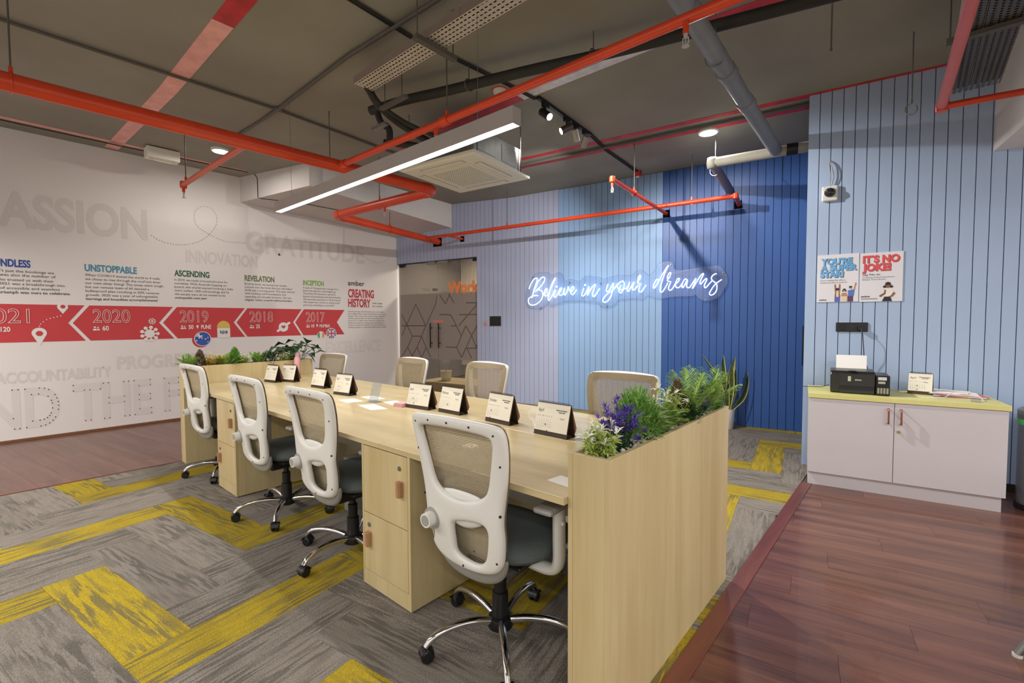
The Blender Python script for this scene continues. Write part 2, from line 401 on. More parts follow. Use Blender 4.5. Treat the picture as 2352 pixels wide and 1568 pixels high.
# dots over the big low words and the two dotted loops
dm = MB()
for (s, xl, xr, zb, cap) in (('BEYOND THE FUTURE', -1.02, 3.1, 0.155, 0.43),):
    tmp = MB(); text(tmp, s, Matrix.Identity(4), xl, xr, zb, cap, bold=0.01)
    seen = set()
    for v in tmp.v:
        if v[0] < 0 or v[0] > 1.9: continue
        k = (round(v[0] / 0.05), round(v[1] / 0.05))
        if k in seen: continue
        seen.add(k); disc(dm, PW, v[0], v[1], 0.0065, 0.003, 8)
    for i in range(200):                      # rows of dots inside the strokes
        pass
def dotted(pts, step, r):
    acc = 0.0
    for (p, q) in zip(pts[:-1], pts[1:]):
        L_ = math.hypot(q[0] - p[0], q[1] - p[1]); t = -acc
        while t + step <= L_:
            t += step; disc(dm, PW, p[0] + (q[0] - p[0]) * t / L_, p[1] + (q[1] - p[1]) * t / L_, r, 0.003, 8)
        acc = L_ - t
def smooth_pts(pts, n=6, closed=False):
    P = [Vector(p) for p in pts]; out = []; k = len(P)
    for i in range(k - 1):
        p0, p1, p2, p3 = P[max(i - 1, 0)], P[i], P[i + 1], P[min(i + 2, k - 1)]
        for j in range(n):
            t = j / n
            out.append(0.5 * ((2 * p1) + (p2 - p0) * t + (2 * p0 - 5 * p1 + 4 * p2 - p3) * t * t + (3 * p1 - p0 - 3 * p2 + p3) * t ** 3))
    out.append(P[-1]); return out
dotted(smooth_pts([(1.535, 2.518), (1.645, 2.446), (1.767, 2.415), (1.909, 2.42), (2.075, 2.473), (2.214, 2.589), (2.314, 2.741), (2.327, 2.882), (2.259, 2.979), (2.165, 2.991), (2.071, 2.916), (2.051, 2.807), (2.081, 2.706), (2.164, 2.64), (2.301, 2.571), (2.461, 2.532), (2.705, 2.542)]), 0.032, 0.005)
dotted(smooth_pts([(3.45, 1.0), (3.55, 1.02), (3.62, 0.95), (3.66, 0.8), (3.6, 0.65), (3.5, 0.6)]), 0.05, 0.006)
dotted(smooth_pts([(4.6, 2.62), (4.75, 2.52), (4.95, 2.46), (5.15, 2.5), (5.25, 2.62)]), 0.035, 0.005)
tag(dm.build('printed_dots', m_ink, wall_left), kind='stuff')
# the banner, one arrow for each year
zt, zb_ = 1.56, 1.128
segs = [[(-3.5, zt), (0.874, zt), (0.722, 1.345), (0.873, zb_), (-3.5, zb_)],
        [(0.918, zt), (1.768, zt), (1.608, 1.345), (1.772, zb_), (0.917, zb_), (0.762, 1.345)],
        [(1.813, zt), (2.67, zt), (2.512, 1.345), (2.664, zb_), (1.811, zb_), (1.651, 1.345)],
        [(2.704, zt), (3.533, zt), (3.387, 1.345), (3.518, zb_), (2.697, zb_), (2.55, 1.345)],
        [(3.568, zt), (4.295, zt), (4.146, 1.345), (4.287, zb_), (3.553, zb_), (3.421, 1.345)]]
for s in segs: pr('banner_arrow', m_banner, [s])
lettering('year_numerals', m_pwhite, [(t, a, b_, z, c, dict(outline=0.013, d=0.006)) for t, a, b_, z, c in
    (('2021', 0.02, 0.405, 1.348, 0.155), ('2020', 0.944, 1.306, 1.35, 0.158), ('2019', 1.842, 2.185, 1.351, 0.157), ('2018', 2.732, 3.073, 1.354, 0.154), ('2017', 3.6, 3.923, 1.35, 0.16))])
lettering('head_counts', m_pwhite, [(t, a, b_, z, c, dict(bold=0.025, d=0.004)) for t, a, b_, z, c in
    (('120', 0.175, 0.248, 1.252, 0.05), ('60', 1.031, 1.091, 1.251, 0.055), ('50', 1.941, 1.999, 1.257, 0.052), ('PUNE', 2.091, 2.215, 1.256, 0.053), ('25', 2.819, 2.875, 1.257, 0.053), ('10', 3.69, 3.738, 1.259, 0.05), ('MUMBAI', 3.83, 4.011, 1.256, 0.05))])
HEADS = (('BOUNDLESS', 0.06, 0.43, 1.979, 0.078, (52, 84, 168)), ('UNSTOPPABLE', 0.888, 1.393, 1.981, 0.079, (82, 148, 178)), ('ASCENDING', 1.796, 2.216, 1.986, 0.077, (62, 104, 84)),
         ('REVELATION', 2.677, 3.11, 1.977, 0.079, (112, 132, 88)), ('INCEPTION', 3.563, 3.924, 1.962, 0.078, (140, 184, 84)))
for t, a, b_, z, c, colr in HEADS: lettering('heading', mat('ink_' + t.lower(), colr, 0.7, var=0.01), [(t, a, b_, z, c, dict(bold=0.035))])
lettering('heading', m_ink, [('amber', 4.371, 4.70, 2.003, 0.085, dict(bold=0.012))])
lettering('heading', mat('ink_crimson', (196, 58, 72), 0.7, var=0.01), [('CREATING', 4.372, 4.895, 1.793, 0.138, dict(bold=0.035)), ('HISTORY', 4.369, 4.821, 1.62, 0.14, dict(bold=0.035))])
lettering('paragraph', m_ink, [('one step', 4.863, 5.076, 1.682, 0.034), ('at a time', 4.863, 5.076, 1.625, 0.034)])
def para(lines, y0, z0, z1, cap, wid, bolds=()):
    n = len(lines); mx = max(len(l) for l in lines); it = []
    for i, l in enumerate(lines):
        z = z0 + (z1 - z0) * i / (n - 1) - cap * 0.5
        it.append((l, y0, y0 + wid * (len(l) / mx) if True else None, z, cap, dict(bold=0.014 if i in bolds else 0.0)))
    lettering('paragraph', m_ink, it)
para(['When COVID19 limited the world to 4 walls,', 'we chose to rise through the roof and draw', 'our own silver lining! The times were tough,', 'but our remote team of 60 devised a', 'bulletproof plan resulting in 50% revenue', 'growth. 2020 was a year of unforgettable', 'learnings and boundless accomplishments!'], 0.889, 1.933, 1.642, 0.028, 0.785, (6,))
para(['In 2019, we made a household name for', 'ourselves. With Australia hopping on', 'board, the world started looking a little', 'more unified. 1000 odd bookings and 2x', 'the people were all we needed to be', 'unstoppable next year.'], 1.795, 1.935, 1.69, 0.028, 0.72, (5,))
para(['Brick by brick, we turned our eureka', 'moment into the home that you call amber!', '2018 was a turning point. This year started', 'with building solid foundations and', 'expanding into broader horizons. Our one', 'singular vision: a world without borders.'], 2.675, 1.931, 1.69, 0.028, 0.745, (5,))
para(['A team of 10 people and a Google Form', 'paved the way for a new beginning.', 'Those first 50 customers sparked a', 'beacon of persistence and determination.', 'We launched operations in UK & Ireland!', 'Who knew that a notion so simple would', 'grow into something so powerful?'], 3.562, 1.918, 1.632, 0.027, 0.675)
para(['Some 8 years ago, two IIT students were searching for', 'their calling. While in deep contemplation, they heard a', 'whisper. Their seniors were having a really tough time', 'finding a place to stay. From that very moment, the', 'journey of "us" began. amber started in a room of two', 'friends and ended up providing safe accommodations to', 'millions of students worldwide! Come, let\'s embark on a', 'timeless journey of a small dream that became a reality.'], 4.362, 1.535, 1.25, 0.021, 0.795)
it = []
for l, e, z, bb in (('It wasn\'t just the bookings we', 0.62, 1.931, 0), ('hit; it was also the number of', 0.633, 1.886, 0), ('people who trusted us with their', 0.614, 1.833, 0), ('journey. 2021 was a breakthrough into', 0.707, 1.788, 0), ('a world of accessible and seamless', 0.663, 1.74, 0), ('living. The triumph was ours to celebrate.', 0.755, 1.693, 1)):
    it.append((l, e - 0.0185 * len(l), e, z - 0.014, 0.029, dict(bold=0.014 * bb)))
lettering('paragraph', m_ink, it)
# icons on the banner
def pin_shape(cx, cz, w, h):
    r = w / 2; top = cz + h / 2 - r
    a0 = RAD(-35); pts = [(cx + r * math.cos(a0 + i * RAD(250) / 20), top + r * math.sin(a0 + i * RAD(250) / 20)) for i in range(21)]
    return pts + [(cx, cz - h / 2)]
def circ(cx, cz, r, n=22, sy=1): return [(cx + r * math.cos(6.28319 * i / n), cz + r * sy * math.sin(6.28319 * i / n)) for i in range(n)]
pr('map_pin', m_pwhite, [pin_shape(0.68, 1.52, 0.095, 0.132)], d=0.004); pr('map_pin_eye', m_banner, [circ(0.682, 1.54, 0.022)], d=0.0055)
pr('map_pin', m_pwhite, [pin_shape(0.475, 1.187, 0.125, 0.21)], d=0.004); pr('map_pin_eye', m_banner, [circ(0.476, 1.225, 0.03)], d=0.0055)
pr('route_dots', m_pwhite, [circ(y, z, 0.006, 8) for y, z in ((0.479, 1.308), (0.49, 1.335), (0.512, 1.36), (0.54, 1.385), (0.57, 1.4), (0.6, 1.41), (0.63, 1.42), (0.66, 1.43))], d=0.004)
vir = [circ(1.503, 1.2, 0.055)]
for i in range(9):
    a = 6.28319 * i / 9; cx, cz = 1.503 + 0.085 * math.cos(a), 1.2 + 0.085 * math.sin(a)
    vir += [circ(cx, cz, 0.022, 12), [(1.503 + 0.04 * math.cos(a - .2), 1.2 + 0.04 * math.sin(a - .2)), (cx + 0.005 * math.sin(a), cz - 0.005 * math.cos(a)), (cx - 0.005 * math.sin(a), cz + 0.005 * math.cos(a)), (1.503 + 0.04 * math.cos(a + .2), 1.2 + 0.04 * math.sin(a + .2))]]
pr('virus_icon', m_pwhite, vir, d=0.004)
pr('virus_icon', m_pwhite, [circ(1.533, 1.365, 0.014, 10)] + [circ(1.533 + 0.032 * math.cos(6.28 * i / 9), 1.365 + 0.032 * math.sin(6.28 * i / 9), 0.009, 8) for i in range(9)], d=0.004)
def people(y, z, s):
    return [circ(y + .3 * s, z + .72 * s, .17 * s, 12), [(y, z + .1 * s), (y + .62 * s, z + .1 * s), (y + .55 * s, z + .42 * s), (y + .07 * s, z + .42 * s)], circ(y + .74 * s, z + .66 * s, .13 * s, 12), [(y + .67 * s, z + .1 * s), (y + s, z + .1 * s), (y + .95 * s, z + .4 * s), (y + .66 * s, z + .45 * s)]]
pr('people_icon', m_pwhite, people(.94, 1.245, .065) + people(1.846, 1.25, .065) + people(2.73, 1.25, .063) + people(3.6, 1.252, .063), d=0.004)
pr('place_icon', m_pwhite, [pin_shape(2.048, 1.282, .03, .055), pin_shape(3.788, 1.283, .03, .055)], d=0.004)
m_blueprint = mat('blue_print', (62, 92, 172), 0.7, var=.01); m_yelprint = mat('yellow_print', (222, 192, 92), 0.7, var=.01)
pr('flag_shadow', m_banner, [circ(2.085, 1.10, .108, 28)], d=0.003); pr('flag_rim', m_pwhite, [circ(2.107, 1.114, .105, 28)], d=0.004); pr('flag_disc', m_blueprint, [circ(2.107, 1.114, .096, 28)], d=0.005)
pr('flag_mark', m_pwhite, [circ(2.03, 1.09, .01, 8), circ(2.14, 1.11, .01, 8), circ(2.17, 1.13, .008, 8), circ(2.17, 1.07, .008, 8), [(2.03, 1.18), (2.042, 1.19), (2.105, 1.125), (2.105, 1.108)], [(2.055, 1.12), (2.07, 1.12), (2.07, 1.19), (2.055, 1.19)], [(2.022, 1.148), (2.107, 1.148), (2.107, 1.162), (2.022, 1.162)]], d=0.006)
pr('milestone', m_pwhite, [[(2.292, 1.12), (2.46, 1.12), (2.46, 1.265), (2.292, 1.265)]], d=0.004)
pr('milestone_cap', m_yelprint, [[(2.292, 1.265), (2.46, 1.265)] + [(2.376 + .084 * math.cos(a), 1.285 + .084 * math.sin(a)) for a in [i * math.pi / 14 for i in range(15)]]], d=0.005)
lettering('milestone_lettering', m_ink, [('NH4', 2.328, 2.425, 1.178, 0.05, dict(bold=.02, d=.006))])
pr('planet_icon', m_pwhite, [circ(3.231, 1.269, .075), [(3.122 + .012, 1.19), (3.15, 1.19), (3.345, 1.33), (3.335, 1.352), (3.31, 1.35), (3.122, 1.215)]], d=0.004)
pr('planet_heart', m_banner, [[(3.231, 1.242), (3.262, 1.27), (3.262, 1.29), (3.248, 1.297), (3.231, 1.284), (3.214, 1.297), (3.2, 1.29), (3.2, 1.27)]], d=0.0055)
pr('flag_rim', m_pwhite, [circ(3.852, 1.123, .067), circ(4.04, 1.15, .094)], d=0.004)
pr('flag_disc', mat('green_print', (96, 160, 110), .7), [[p for p in circ(3.852, 1.123, .06, 32) if p[0] < 3.834]], d=0.005); pr('flag_disc', mat('orange_print', (226, 150, 90), .7), [[p for p in circ(3.852, 1.123, .06, 32) if p[0] > 3.87]], d=0.005)
pr('flag_disc', m_blueprint, [circ(4.04, 1.15, .085)], d=0.005)
def bar(x0, z0, x1, z1, w):
    l = math.hypot(x1 - x0, z1 - z0); nx, nz = -(z1 - z0) / l * w / 2, (x1 - x0) / l * w / 2
    return [(x0 - nx, z0 - nz), (x1 - nx, z1 - nz), (x1 + nx, z1 + nz), (x0 + nx, z0 + nz)]
pr('flag_mark', m_pwhite, [bar(3.982, 1.092, 4.098, 1.208, .022), bar(3.982, 1.208, 4.098, 1.092, .022), bar(3.956, 1.15, 4.124, 1.15, .04), bar(4.04, 1.066, 4.04, 1.234, .04)], d=0.006)
pr('flag_mark', m_banner, [bar(3.956, 1.15, 4.124, 1.15, .022), bar(4.04, 1.066, 4.04, 1.234, .022)], d=0.0075)

# bulkhead along the white wall, running into the blue wall
bk = MB()
q = [(-7.66, 2.65), (-6.03, 2.92), (-6.295, 5.645), (-7.66, 5.44)]; zb4 = (3.14, 3.13, 3.02, 3.0)
bk.add([(x, y, z) for (x, y), z in zip(q, zb4)] + [(x, y, 3.6) for x, y in q], [(3, 2, 1, 0), (0, 1, 5, 4), (1, 2, 6, 5), (2, 3, 7, 6), (3, 0, 4, 7)])
struct(bk.build('trim_11', mat('bulkhead_white_paint', (214, 208, 204), 0.75, var=.02)))

# blue boarded wall: backing, then every board
PITCH = 0.0880
wb = MB()
wb.box(1.975, 8.2, -0.14, 0.0, -0.1, 3.6, FB); wb.box(-0.25, 1.975, -0.14, 0.0, 2.465, 3.6, FB)
wall_back = struct(wb.build('wall_back', m_groove_dark))
wb = MB().box(1.975, 5.08, 0.0, 0.004, 0, 3.375, FB).box(0.0, 1.975, 0.0, 0.004, 2.465, 3.375, FB)
wb.build('groove_backing', m_groove, wall_back)
def board_mesh(w, z0, z1, t): return MB().box(0, w, 0.004, t, z0, z1).mesh('board', [m_pale])
gap = 0.0055
def wall_board(a, w, z0, z1, m, M, parent, t=0.013):
    o = MB().box(0, w - gap, 0.0, t, z0, z1).build('wall_board', m, parent)
    o.matrix_local = M @ Matrix.Translation((a + gap / 2, 0.0, 0)); return o
n_left = 40; pl = 3.496 / n_left
for i in range(n_left):
    a = i * pl
    if a + pl <= 1.99: wall_board(a, pl, 2.468, ceil_z((FB @ Vector((a + pl, 0, 0))).x), m_pale, FB, wall_back)
    else: wall_board(a, pl, 0.0, ceil_z((FB @ Vector((a + pl, 0, 0))).x), m_pale, FB, wall_back)
for i in range(18): wall_board(3.496 + i * PITCH, PITCH, 0.0, 3.37, m_mid, FB, wall_back)
for i in range(24): wall_board(5.08 + i * PITCH, PITCH, 0.0, 3.37, m_dark, FB, wall_back)
# projecting wall on the right
wr = MB().box(0.0, 4.0, -1.46, 0.0, -0.1, 3.6, FR)
wall_right = struct(wr.build('wall_right', m_groove))
PR = 0.0862
wall_board(-0.004, 0.086, 0.0, 3.37, m_rblue, FR, wall_right)
for i in range(24): wall_board(0.082 + i * PR, PR, 0.065 if i else 0.0, 3.37, m_rblue, FR, wall_right)
struct(MB().box(0.2, 4.0, 0.0, 0.018, 0.0, 0.062, FR).build('baseboard_right', mat('dark_brown_skirting', (44, 28, 22), .5), None, bevel=.003))
# white beam in the top right corner
struct(MB().box(1.21, 4.2, 0.015, 7.5, 2.64, 3.7, FR).build('trim_12', mat('beam_white_paint', (222, 216, 214), .75, var=.02)))

# glass double door with film, set in the blue wall
m_glass = clear('door_glass', (226, 222, 216), 0.10, 0.02, 0.02, (150, 145, 140))
m_film = clear('frosted_film', (190, 180, 172), 0.04, 0.3, 0.62, (176, 164, 156))
m_filmline = clear('film_line', (150, 140, 135), 0.04, 0.3, 0.5, (140, 128, 124))
FILM=[(0.06,1.5,0.34,1.07),(0.34,1.07,0.21,0.85),(0.34,1.07,0.58,1.07),(0.44,1.68,0.06,1.08),(0.44,1.68,0.69,1.27),(0.06,1.27,0.69,1.27),(0.69,1.27,0.94,1.67),(0.94,1.67,0.98,1.84),(1.03,1.48,1.3,1.47),(1.04,1.84,1.18,1.67),(1.18,1.67,1.28,1.85),(1.3,1.47,1.54,1.09),(0.69,1.27,0.46,0.86),(0.58,1.07,0.69,0.86),(0.21,0.85,0.05,0.66),(0.21,0.85,0.35,0.66),(0.46,0.86,0.31,0.66),(0.46,0.86,0.57,0.66),(0.69,0.86,0.57,0.66),(0.69,0.86,0.81,0.67),(1.3,1.27,1.43,1.27),(1.18,0.88,1.43,0.88),(1.43,0.88,1.54,0.7),(1.43,0.88,1.54,1.09),(1.54,1.09,1.64,1.27),(1.64,1.27,1.77,1.1),(1.77,1.1,1.89,1.27),(1.89,1.27,1.96,1.15),(1.54,0.7,1.77,1.1),(1.77,1.1,1.87,0.89),(1.66,0.87,1.96,0.88),(1.66,0.87,1.77,0.69),(1.87,0.89,1.96,1.06),(1.49,1.47,1.96,1.47),(1.65,1.68,1.96,1.67),(1.48,1.27,1.9,1.65),(1.89,1.65,1.96,1.51),(1.26,1.85,1.38,1.68)]
for n, (a0, a1) in enumerate(((0.03, 0.994), (1.002, 1.965))):
    door = bpy.data.objects.new('door_%d' % (n + 1), None); link(door); struct(door)
    MB().box(a0, a1, -0.045, -0.033, 0.012, 2.45, FB).build('glass_pane', m_glass, door)
    MB().box(a0 + .002, a1 - .002, -0.032, -0.031, 0.655, 1.873, FB).build('frosted_film', m_film, door)
    fl = MB()
    for (x0, z0, x1, z1) in FILM:
        if (x0 + x1) / 2 < 0.998 and n == 1 or (x0 + x1) / 2 >= 0.998 and n == 0: continue
        fl.add([(x, -0.030, z) for x, z in bar(x0, z0, x1, z1, .022)], [(0, 1, 2, 3)], 0, FB)
    fl.build('film_pattern', m_filmline, door)
    hx = 0.845 if n == 0 else 1.045
    MB().cyl(FB @ Vector((hx, 0.02, 0.86)), FB @ Vector((hx, 0.02, 1.32)), 0.013, n=10).cyl(FB @ Vector((hx, 0.02, 0.95)), FB @ Vector((hx, -.04, 0.95)), 0.009, n=8).cyl(FB @ Vector((hx, 0.02, 1.23)), FB @ Vector((hx, -.04, 1.23)), 0.009, n=8).build('pull_handle', m_blackmetal, door, smooth=40)
    MB().box(a0 if n == 0 else a1 - .15, a0 + .15 if n == 0 else a1, -.06, -.015, 2.40, 2.452, FB).build('patch_fitting', m_blackmetal, door)
    MB().box(a0 if n == 0 else a1 - .15, a0 + .15 if n == 0 else a1, -.06, -.015, 0.01, 0.07, FB).build('patch_fitting', m_blackmetal, door)
    MB().box(0.76 if n == 0 else 1.04, 0.97 if n == 0 else 1.27, -.02, .015, 2.405, 2.455, FB).build('door_magnet', m_steel, door)
    MB().box(a1 - .12 if n == 0 else a0, a1 if n == 0 else a0 + .12, -.0325, -.030, 1.33, 1.375, FB).build('push_sticker', mat('red_sticker', (206, 120, 108), .6), door)
    pm = print_frame(CORNER, -0.030)
    if n == 1: 
        mb = MB(); text(mb, 'Work', pm, 1.235, 1.955, 1.865, 0.19, bold=0.05, d=0.002); disc(mb, pm, 1.375, 2.06, 0.022); disc(mb, pm, 1.375, 1.985, 0.016)
        mb.build('orange_lettering', mat('orange_vinyl', (236, 142, 78), .6), door)
    else:
        mb = MB(); text(mb, 'amber', pm, 0.86, 0.985, 1.92, 0.06, bold=0.02, mirror=True); mb.build('small_lettering', m_ink, door)
# what stands behind the glass
rb = MB().box(-0.3, 2.4, -2.45, -2.35, -0.1, 3.0, FB).box(-0.4, -0.3, -2.45, -.14, -.1, 3.0, FB).box(2.3, 2.4, -2.45, -.14, -.1, 3.0, FB)
wb2 = struct(rb.build('wall_far', mat('inner_room_paint', (104, 96, 88), .8)))
for i in range(62):  # slats put in to imitate the ribbed reflection in the upper glass
    o = MB().box(0, 0.022, 0, 0.02, 0.3, 2.9).build('reflection_slat', mat('taupe_slat', (196, 182, 160), .7), wb2); o.matrix_local = FB @ Matrix.Translation((-0.27 + i * 0.043, -2.35, 0))
struct(MB().box(-0.4, 2.4, -2.45, -0.14, 2.9, 3.0, FB).build('ceiling_far', m_ceiling))
area_light('inner_room_fill', FB @ Vector((1.0, -1.2, 2.85)), 1.0, 0.6, 110)  # added fill light to brighten the inner room, no lamp seen there
pb = MB().box(0.30, 1.75, -1.0, -.22, 0.0, 0.18, FB)
tag(pb.build('low_bench', m_maple_x, None, bevel=.004), 'low pale wooden bench seen through the glass door', 'bench')

# ================================================================== BENCH DESK
desk = thing('bench_desk', 'long shared maple bench desk between the two planters', 'desk', (-3.03, 1.8875, 0))
XS = [-5.2, -4.115, -3.03, -1.945, -0.862]
for i in range(4):
    for (y0, y1) in ((1.255, 1.886), (1.889, 2.52)):
        MB().box(XS[i] + .0006 + 3.03, XS[i + 1] - .0006 + 3.03, y0 - 1.8875, y1 - 1.8875, 0.729, 0.755).build('desktop_panel', m_maple_x, desk, bevel=.0015)
    MB().box(XS[i] + .03 + 3.03, XS[i + 1] - .03 + 3.03, -.009, .009, 0.38, 0.727).build('modesty_panel', mat('pale_grey_laminate', (196, 194, 190), .5), desk)
    MB().box(XS[i] + .3 + 3.03, XS[i] + .8 + 3.03, .03, .12, 0.63, 0.69).build('cable_tray', m_greyplastic, desk)
for x in (-5.15, -3.03, -.91):
    MB().box(x + 3.03 - .03, x + 3.03 + .03, -.2, .2, 0.0, 0.38).build('trestle', m_greyplastic, desk)

m_copper = mat('copper_brown_pull', (176, 132, 96), .45, .0, var=.1, scale=30)
def pedestal():
    t = thing('drawer_pedestal', 'x', 'pedestal', (0, 0, 0), 0, 'maple lockers under the bench desk')
    W, D, H = .40, .54, .727
    MB().box(-W / 2, W / 2, .019, D, .008, H).build('body', m_maple_z, t)
    MB().box(-W / 2, -W / 2 + .018, 0, .019, .008, H).box(W / 2 - .018, W / 2, 0, .019, .008, H).box(-W / 2 + .018, W / 2 - .018, 0, .019, .008, .085).build('face_frame', m_maple_z, t)
    for (z0, z1, hx, lx) in ((.385, .722, .135, .125), (.088, .380, -.135, -.135)):
        d = MB().box(-W / 2 + .02, W / 2 - .02, -.001, .018, z0, z1).build('locker_door', m_maple_z, t, bevel=.0012)
        zc = (z0 + z1) / 2 + (.015 if hx > 0 else .02)
        MB().box(hx - .016, hx + .016, -.022, -.001, zc - .036, zc + .036).box(hx - .008, hx + .01, -.026, -.02, zc - .036, zc + .036).build('pull_handle', m_copper, d, bevel=.002)
        zl = z1 - .06 if hx > 0 else z1 - .055
        MB().cyl((lx, -.006, zl), (lx, .0, zl), .011, n=16).cyl((lx, -.008, zl), (lx, -.006, zl), .007, n=12).build('lock', m_steel, d, smooth=40)
    for sx in (-1, 1):
        for y in (.04, D - .04): MB().cyl((sx * .17, y, 0), (sx * .17, y, .009), .015, n=12).build('foot', m_greyplastic, t, smooth=40)
    return t
ped = pedestal(); ped.location = (-1.9095, 1.262, 0); ped['label'] = 'maple two-door locker under the desk front, beside the nearest chair'
p2 = copy_tree(ped); p2.location = (-4.086, 1.262, 0); p2['label'] = 'maple two-door locker under the desk front, between the two farthest chairs'
p3 = copy_tree(ped); p3.location = (-4.15, 2.513, 0); p3.rotation_euler = (0, 0, math.pi); p3['label'] = 'maple locker under the far side of the desk towards the far planter'
p4 = copy_tree(ped); p4.location = (-1.975, 2.513, 0); p4.rotation_euler = (0, 0, math.pi); p4['label'] = 'maple locker under the far side of the desk towards the near planter'

# ================================================================== PLANTERS AND PLANTS
m_soil = mat('dark_soil', (52, 40, 32), .95)
m_pebble = mat('white_pebbles', (222, 218, 210), .7, var=.12, scale=40)
def planter(label, x0, x1, y0, y1, h, gmul):
    cx, cy = (x0 + x1) / 2, (y0 + y1) / 2
    t = thing('planter_box', label, 'planter', (cx, cy, 0), 0, 'maple planter boxes at the desk ends')
    a, b_ = (x1 - x0) / 2, (y1 - y0) / 2; p = .018
    MB().box(a - p, a, -b_, b_, 0, h).build('side_panel', m_maple_z, t, bevel=.0012)
    MB().box(-a, -a + p, -b_, b_, 0, h).build('side_panel', m_maple_z, t, bevel=.0012)
    for (q0, q1) in ((-b_ + .0015, -b_ + p), (b_ - p, b_ - .0015)): MB().box(-a + p, a - p, q0, q1, 0, h - .0005).build('end_panel', m_maple_z, t, bevel=.0012)
    MB().box(-a + p, a - p, -b_ + p, b_ - p, h - .22, h - .032).build('soil', m_soil, t)
    pb = MB()
    for i in range(520):
        x = rnd.uniform(-a + p + .008, a - p - .008); y = rnd.uniform(-b_ + p + .008, b_ - p - .008); r = rnd.uniform(.006, .012); z = h - .028 + rnd.uniform(0, .014)
        s1, s2, s3 = r * rnd.uniform(.8, 1.3), r * rnd.uniform(.8, 1.3), r * rnd.uniform(.6, .9)
        pb.add([(x + s1, y, z), (x - s1, y, z), (x, y + s2, z), (x, y - s2, z), (x, y, z + s3), (x, y, z - s3)], [(0, 2, 4), (2, 1, 4), (1, 3, 4), (3, 0, 4), (2, 0, 5), (1, 2, 5), (3, 1, 5), (0, 3, 5)])
    tag(pb.build('pebbles', m_pebble, t, smooth=180), kind='stuff')
    return t
planter('maple planter box with purple and white flowers at the near desk end', -.862, -.706, 1.278, 2.508, .905, 1)
planter('maple planter box with yellow tufts at the far desk end by the white wall', -5.335, -5.203, 1.262, 2.51, .925, 1)

def rv(s=1.0): return Vector((rnd.uniform(-s, s), rnd.uniform(-s, s), rnd.uniform(-s, s)))
def leaf(mb, base, d, L_, W_, droop=.25, mi=0, tip_mi=None):
    d = d.normalized(); s = d.cross(Vector((0, 0, 1)))
    s = s.normalized() if s.length > 1e-3 else Vector((1, 0, 0))
    s = (s + rv(.35)).normalized(); up = s.cross(d)
    m = base + d * L_ * .5 + up * .0
    t = base + d * L_ - Vector((0, 0, 1)) * droop * L_
    l, r = m + s * W_ / 2 + up * W_ * .18, m - s * W_ / 2 + up * W_ * .18
    mb.add([base, l, m, r, t], [(0, 2, 1), (0, 3, 2)], mi); mb.add([l, m, r, t], [(0, 1, 3), (1, 2, 3)], mi if tip_mi is None else tip_mi)
def frond(mb, base, d, L_, n, lw, ll, droop=.35, mi=0):
    d = d.normalized(); side = d.cross(Vector((0, 0, 1))).normalized(); side = (side + rv(.2)).normalized()
    pts = []
    for i in range(n + 1):
        t = i / n; pts.append(base + d * L_ * t - Vector((0, 0, 1)) * droop * L_ * t * t)
    mb.tube(pts[::3] if n > 6 else pts, .0012, 3, False, mi)
    for i in range(2, n + 1):
        t = i / n; dd = (pts[i] - pts[i - 1]).normalized(); k = math.sin(math.pi * min(1, .18 + t * .8)) * .9 + .15
        for sg in (-1, 1): leaf(mb, pts[i], dd * .75 + side * sg * .9 + rv(.08), ll * k, lw, .12, mi)
G1 = mat('fern_green', (138, 176, 80), .55, var=.18, scale=20, c2=(172, 204, 110)); G2 = mat('bush_green', (92, 148, 56), .6, var=.22, scale=25, c2=(140, 184, 88))
G3 = mat('dark_leaf_green', (38, 74, 34), .45, var=.25, scale=20); G4 = mat('lime_leaf', (160, 182, 78), .55, var=.15, scale=25, c2=(190, 204, 112))
W1 = mat('cream_petal', (236, 238, 222), .6, var=.03); V1 = mat('violet_petal', (96, 66, 176), .6, var=.2, scale=40, c2=(120, 90, 200)); V2 = mat('deep_violet_petal', (62, 44, 128), .6, var=.2, scale=40)
Y1 = mat('yellow_petal', (216, 190, 48), .6, var=.15, scale=40, c2=(232, 210, 90)); D1 = mat('plum_leaf', (112, 88, 68), .6, var=.2, scale=30); O1 = mat('ochre_leaf', (168, 136, 40), .6, var=.2, scale=30)
def dome(k=1.0, up=.35):
    a = rnd.uniform(0, 6.283); e = math.asin(rnd.uniform(up * .3, 1)); return Vector((math.cos(a) * math.cos(e) * k, math.sin(a) * math.cos(e) * k, math.sin(e)))
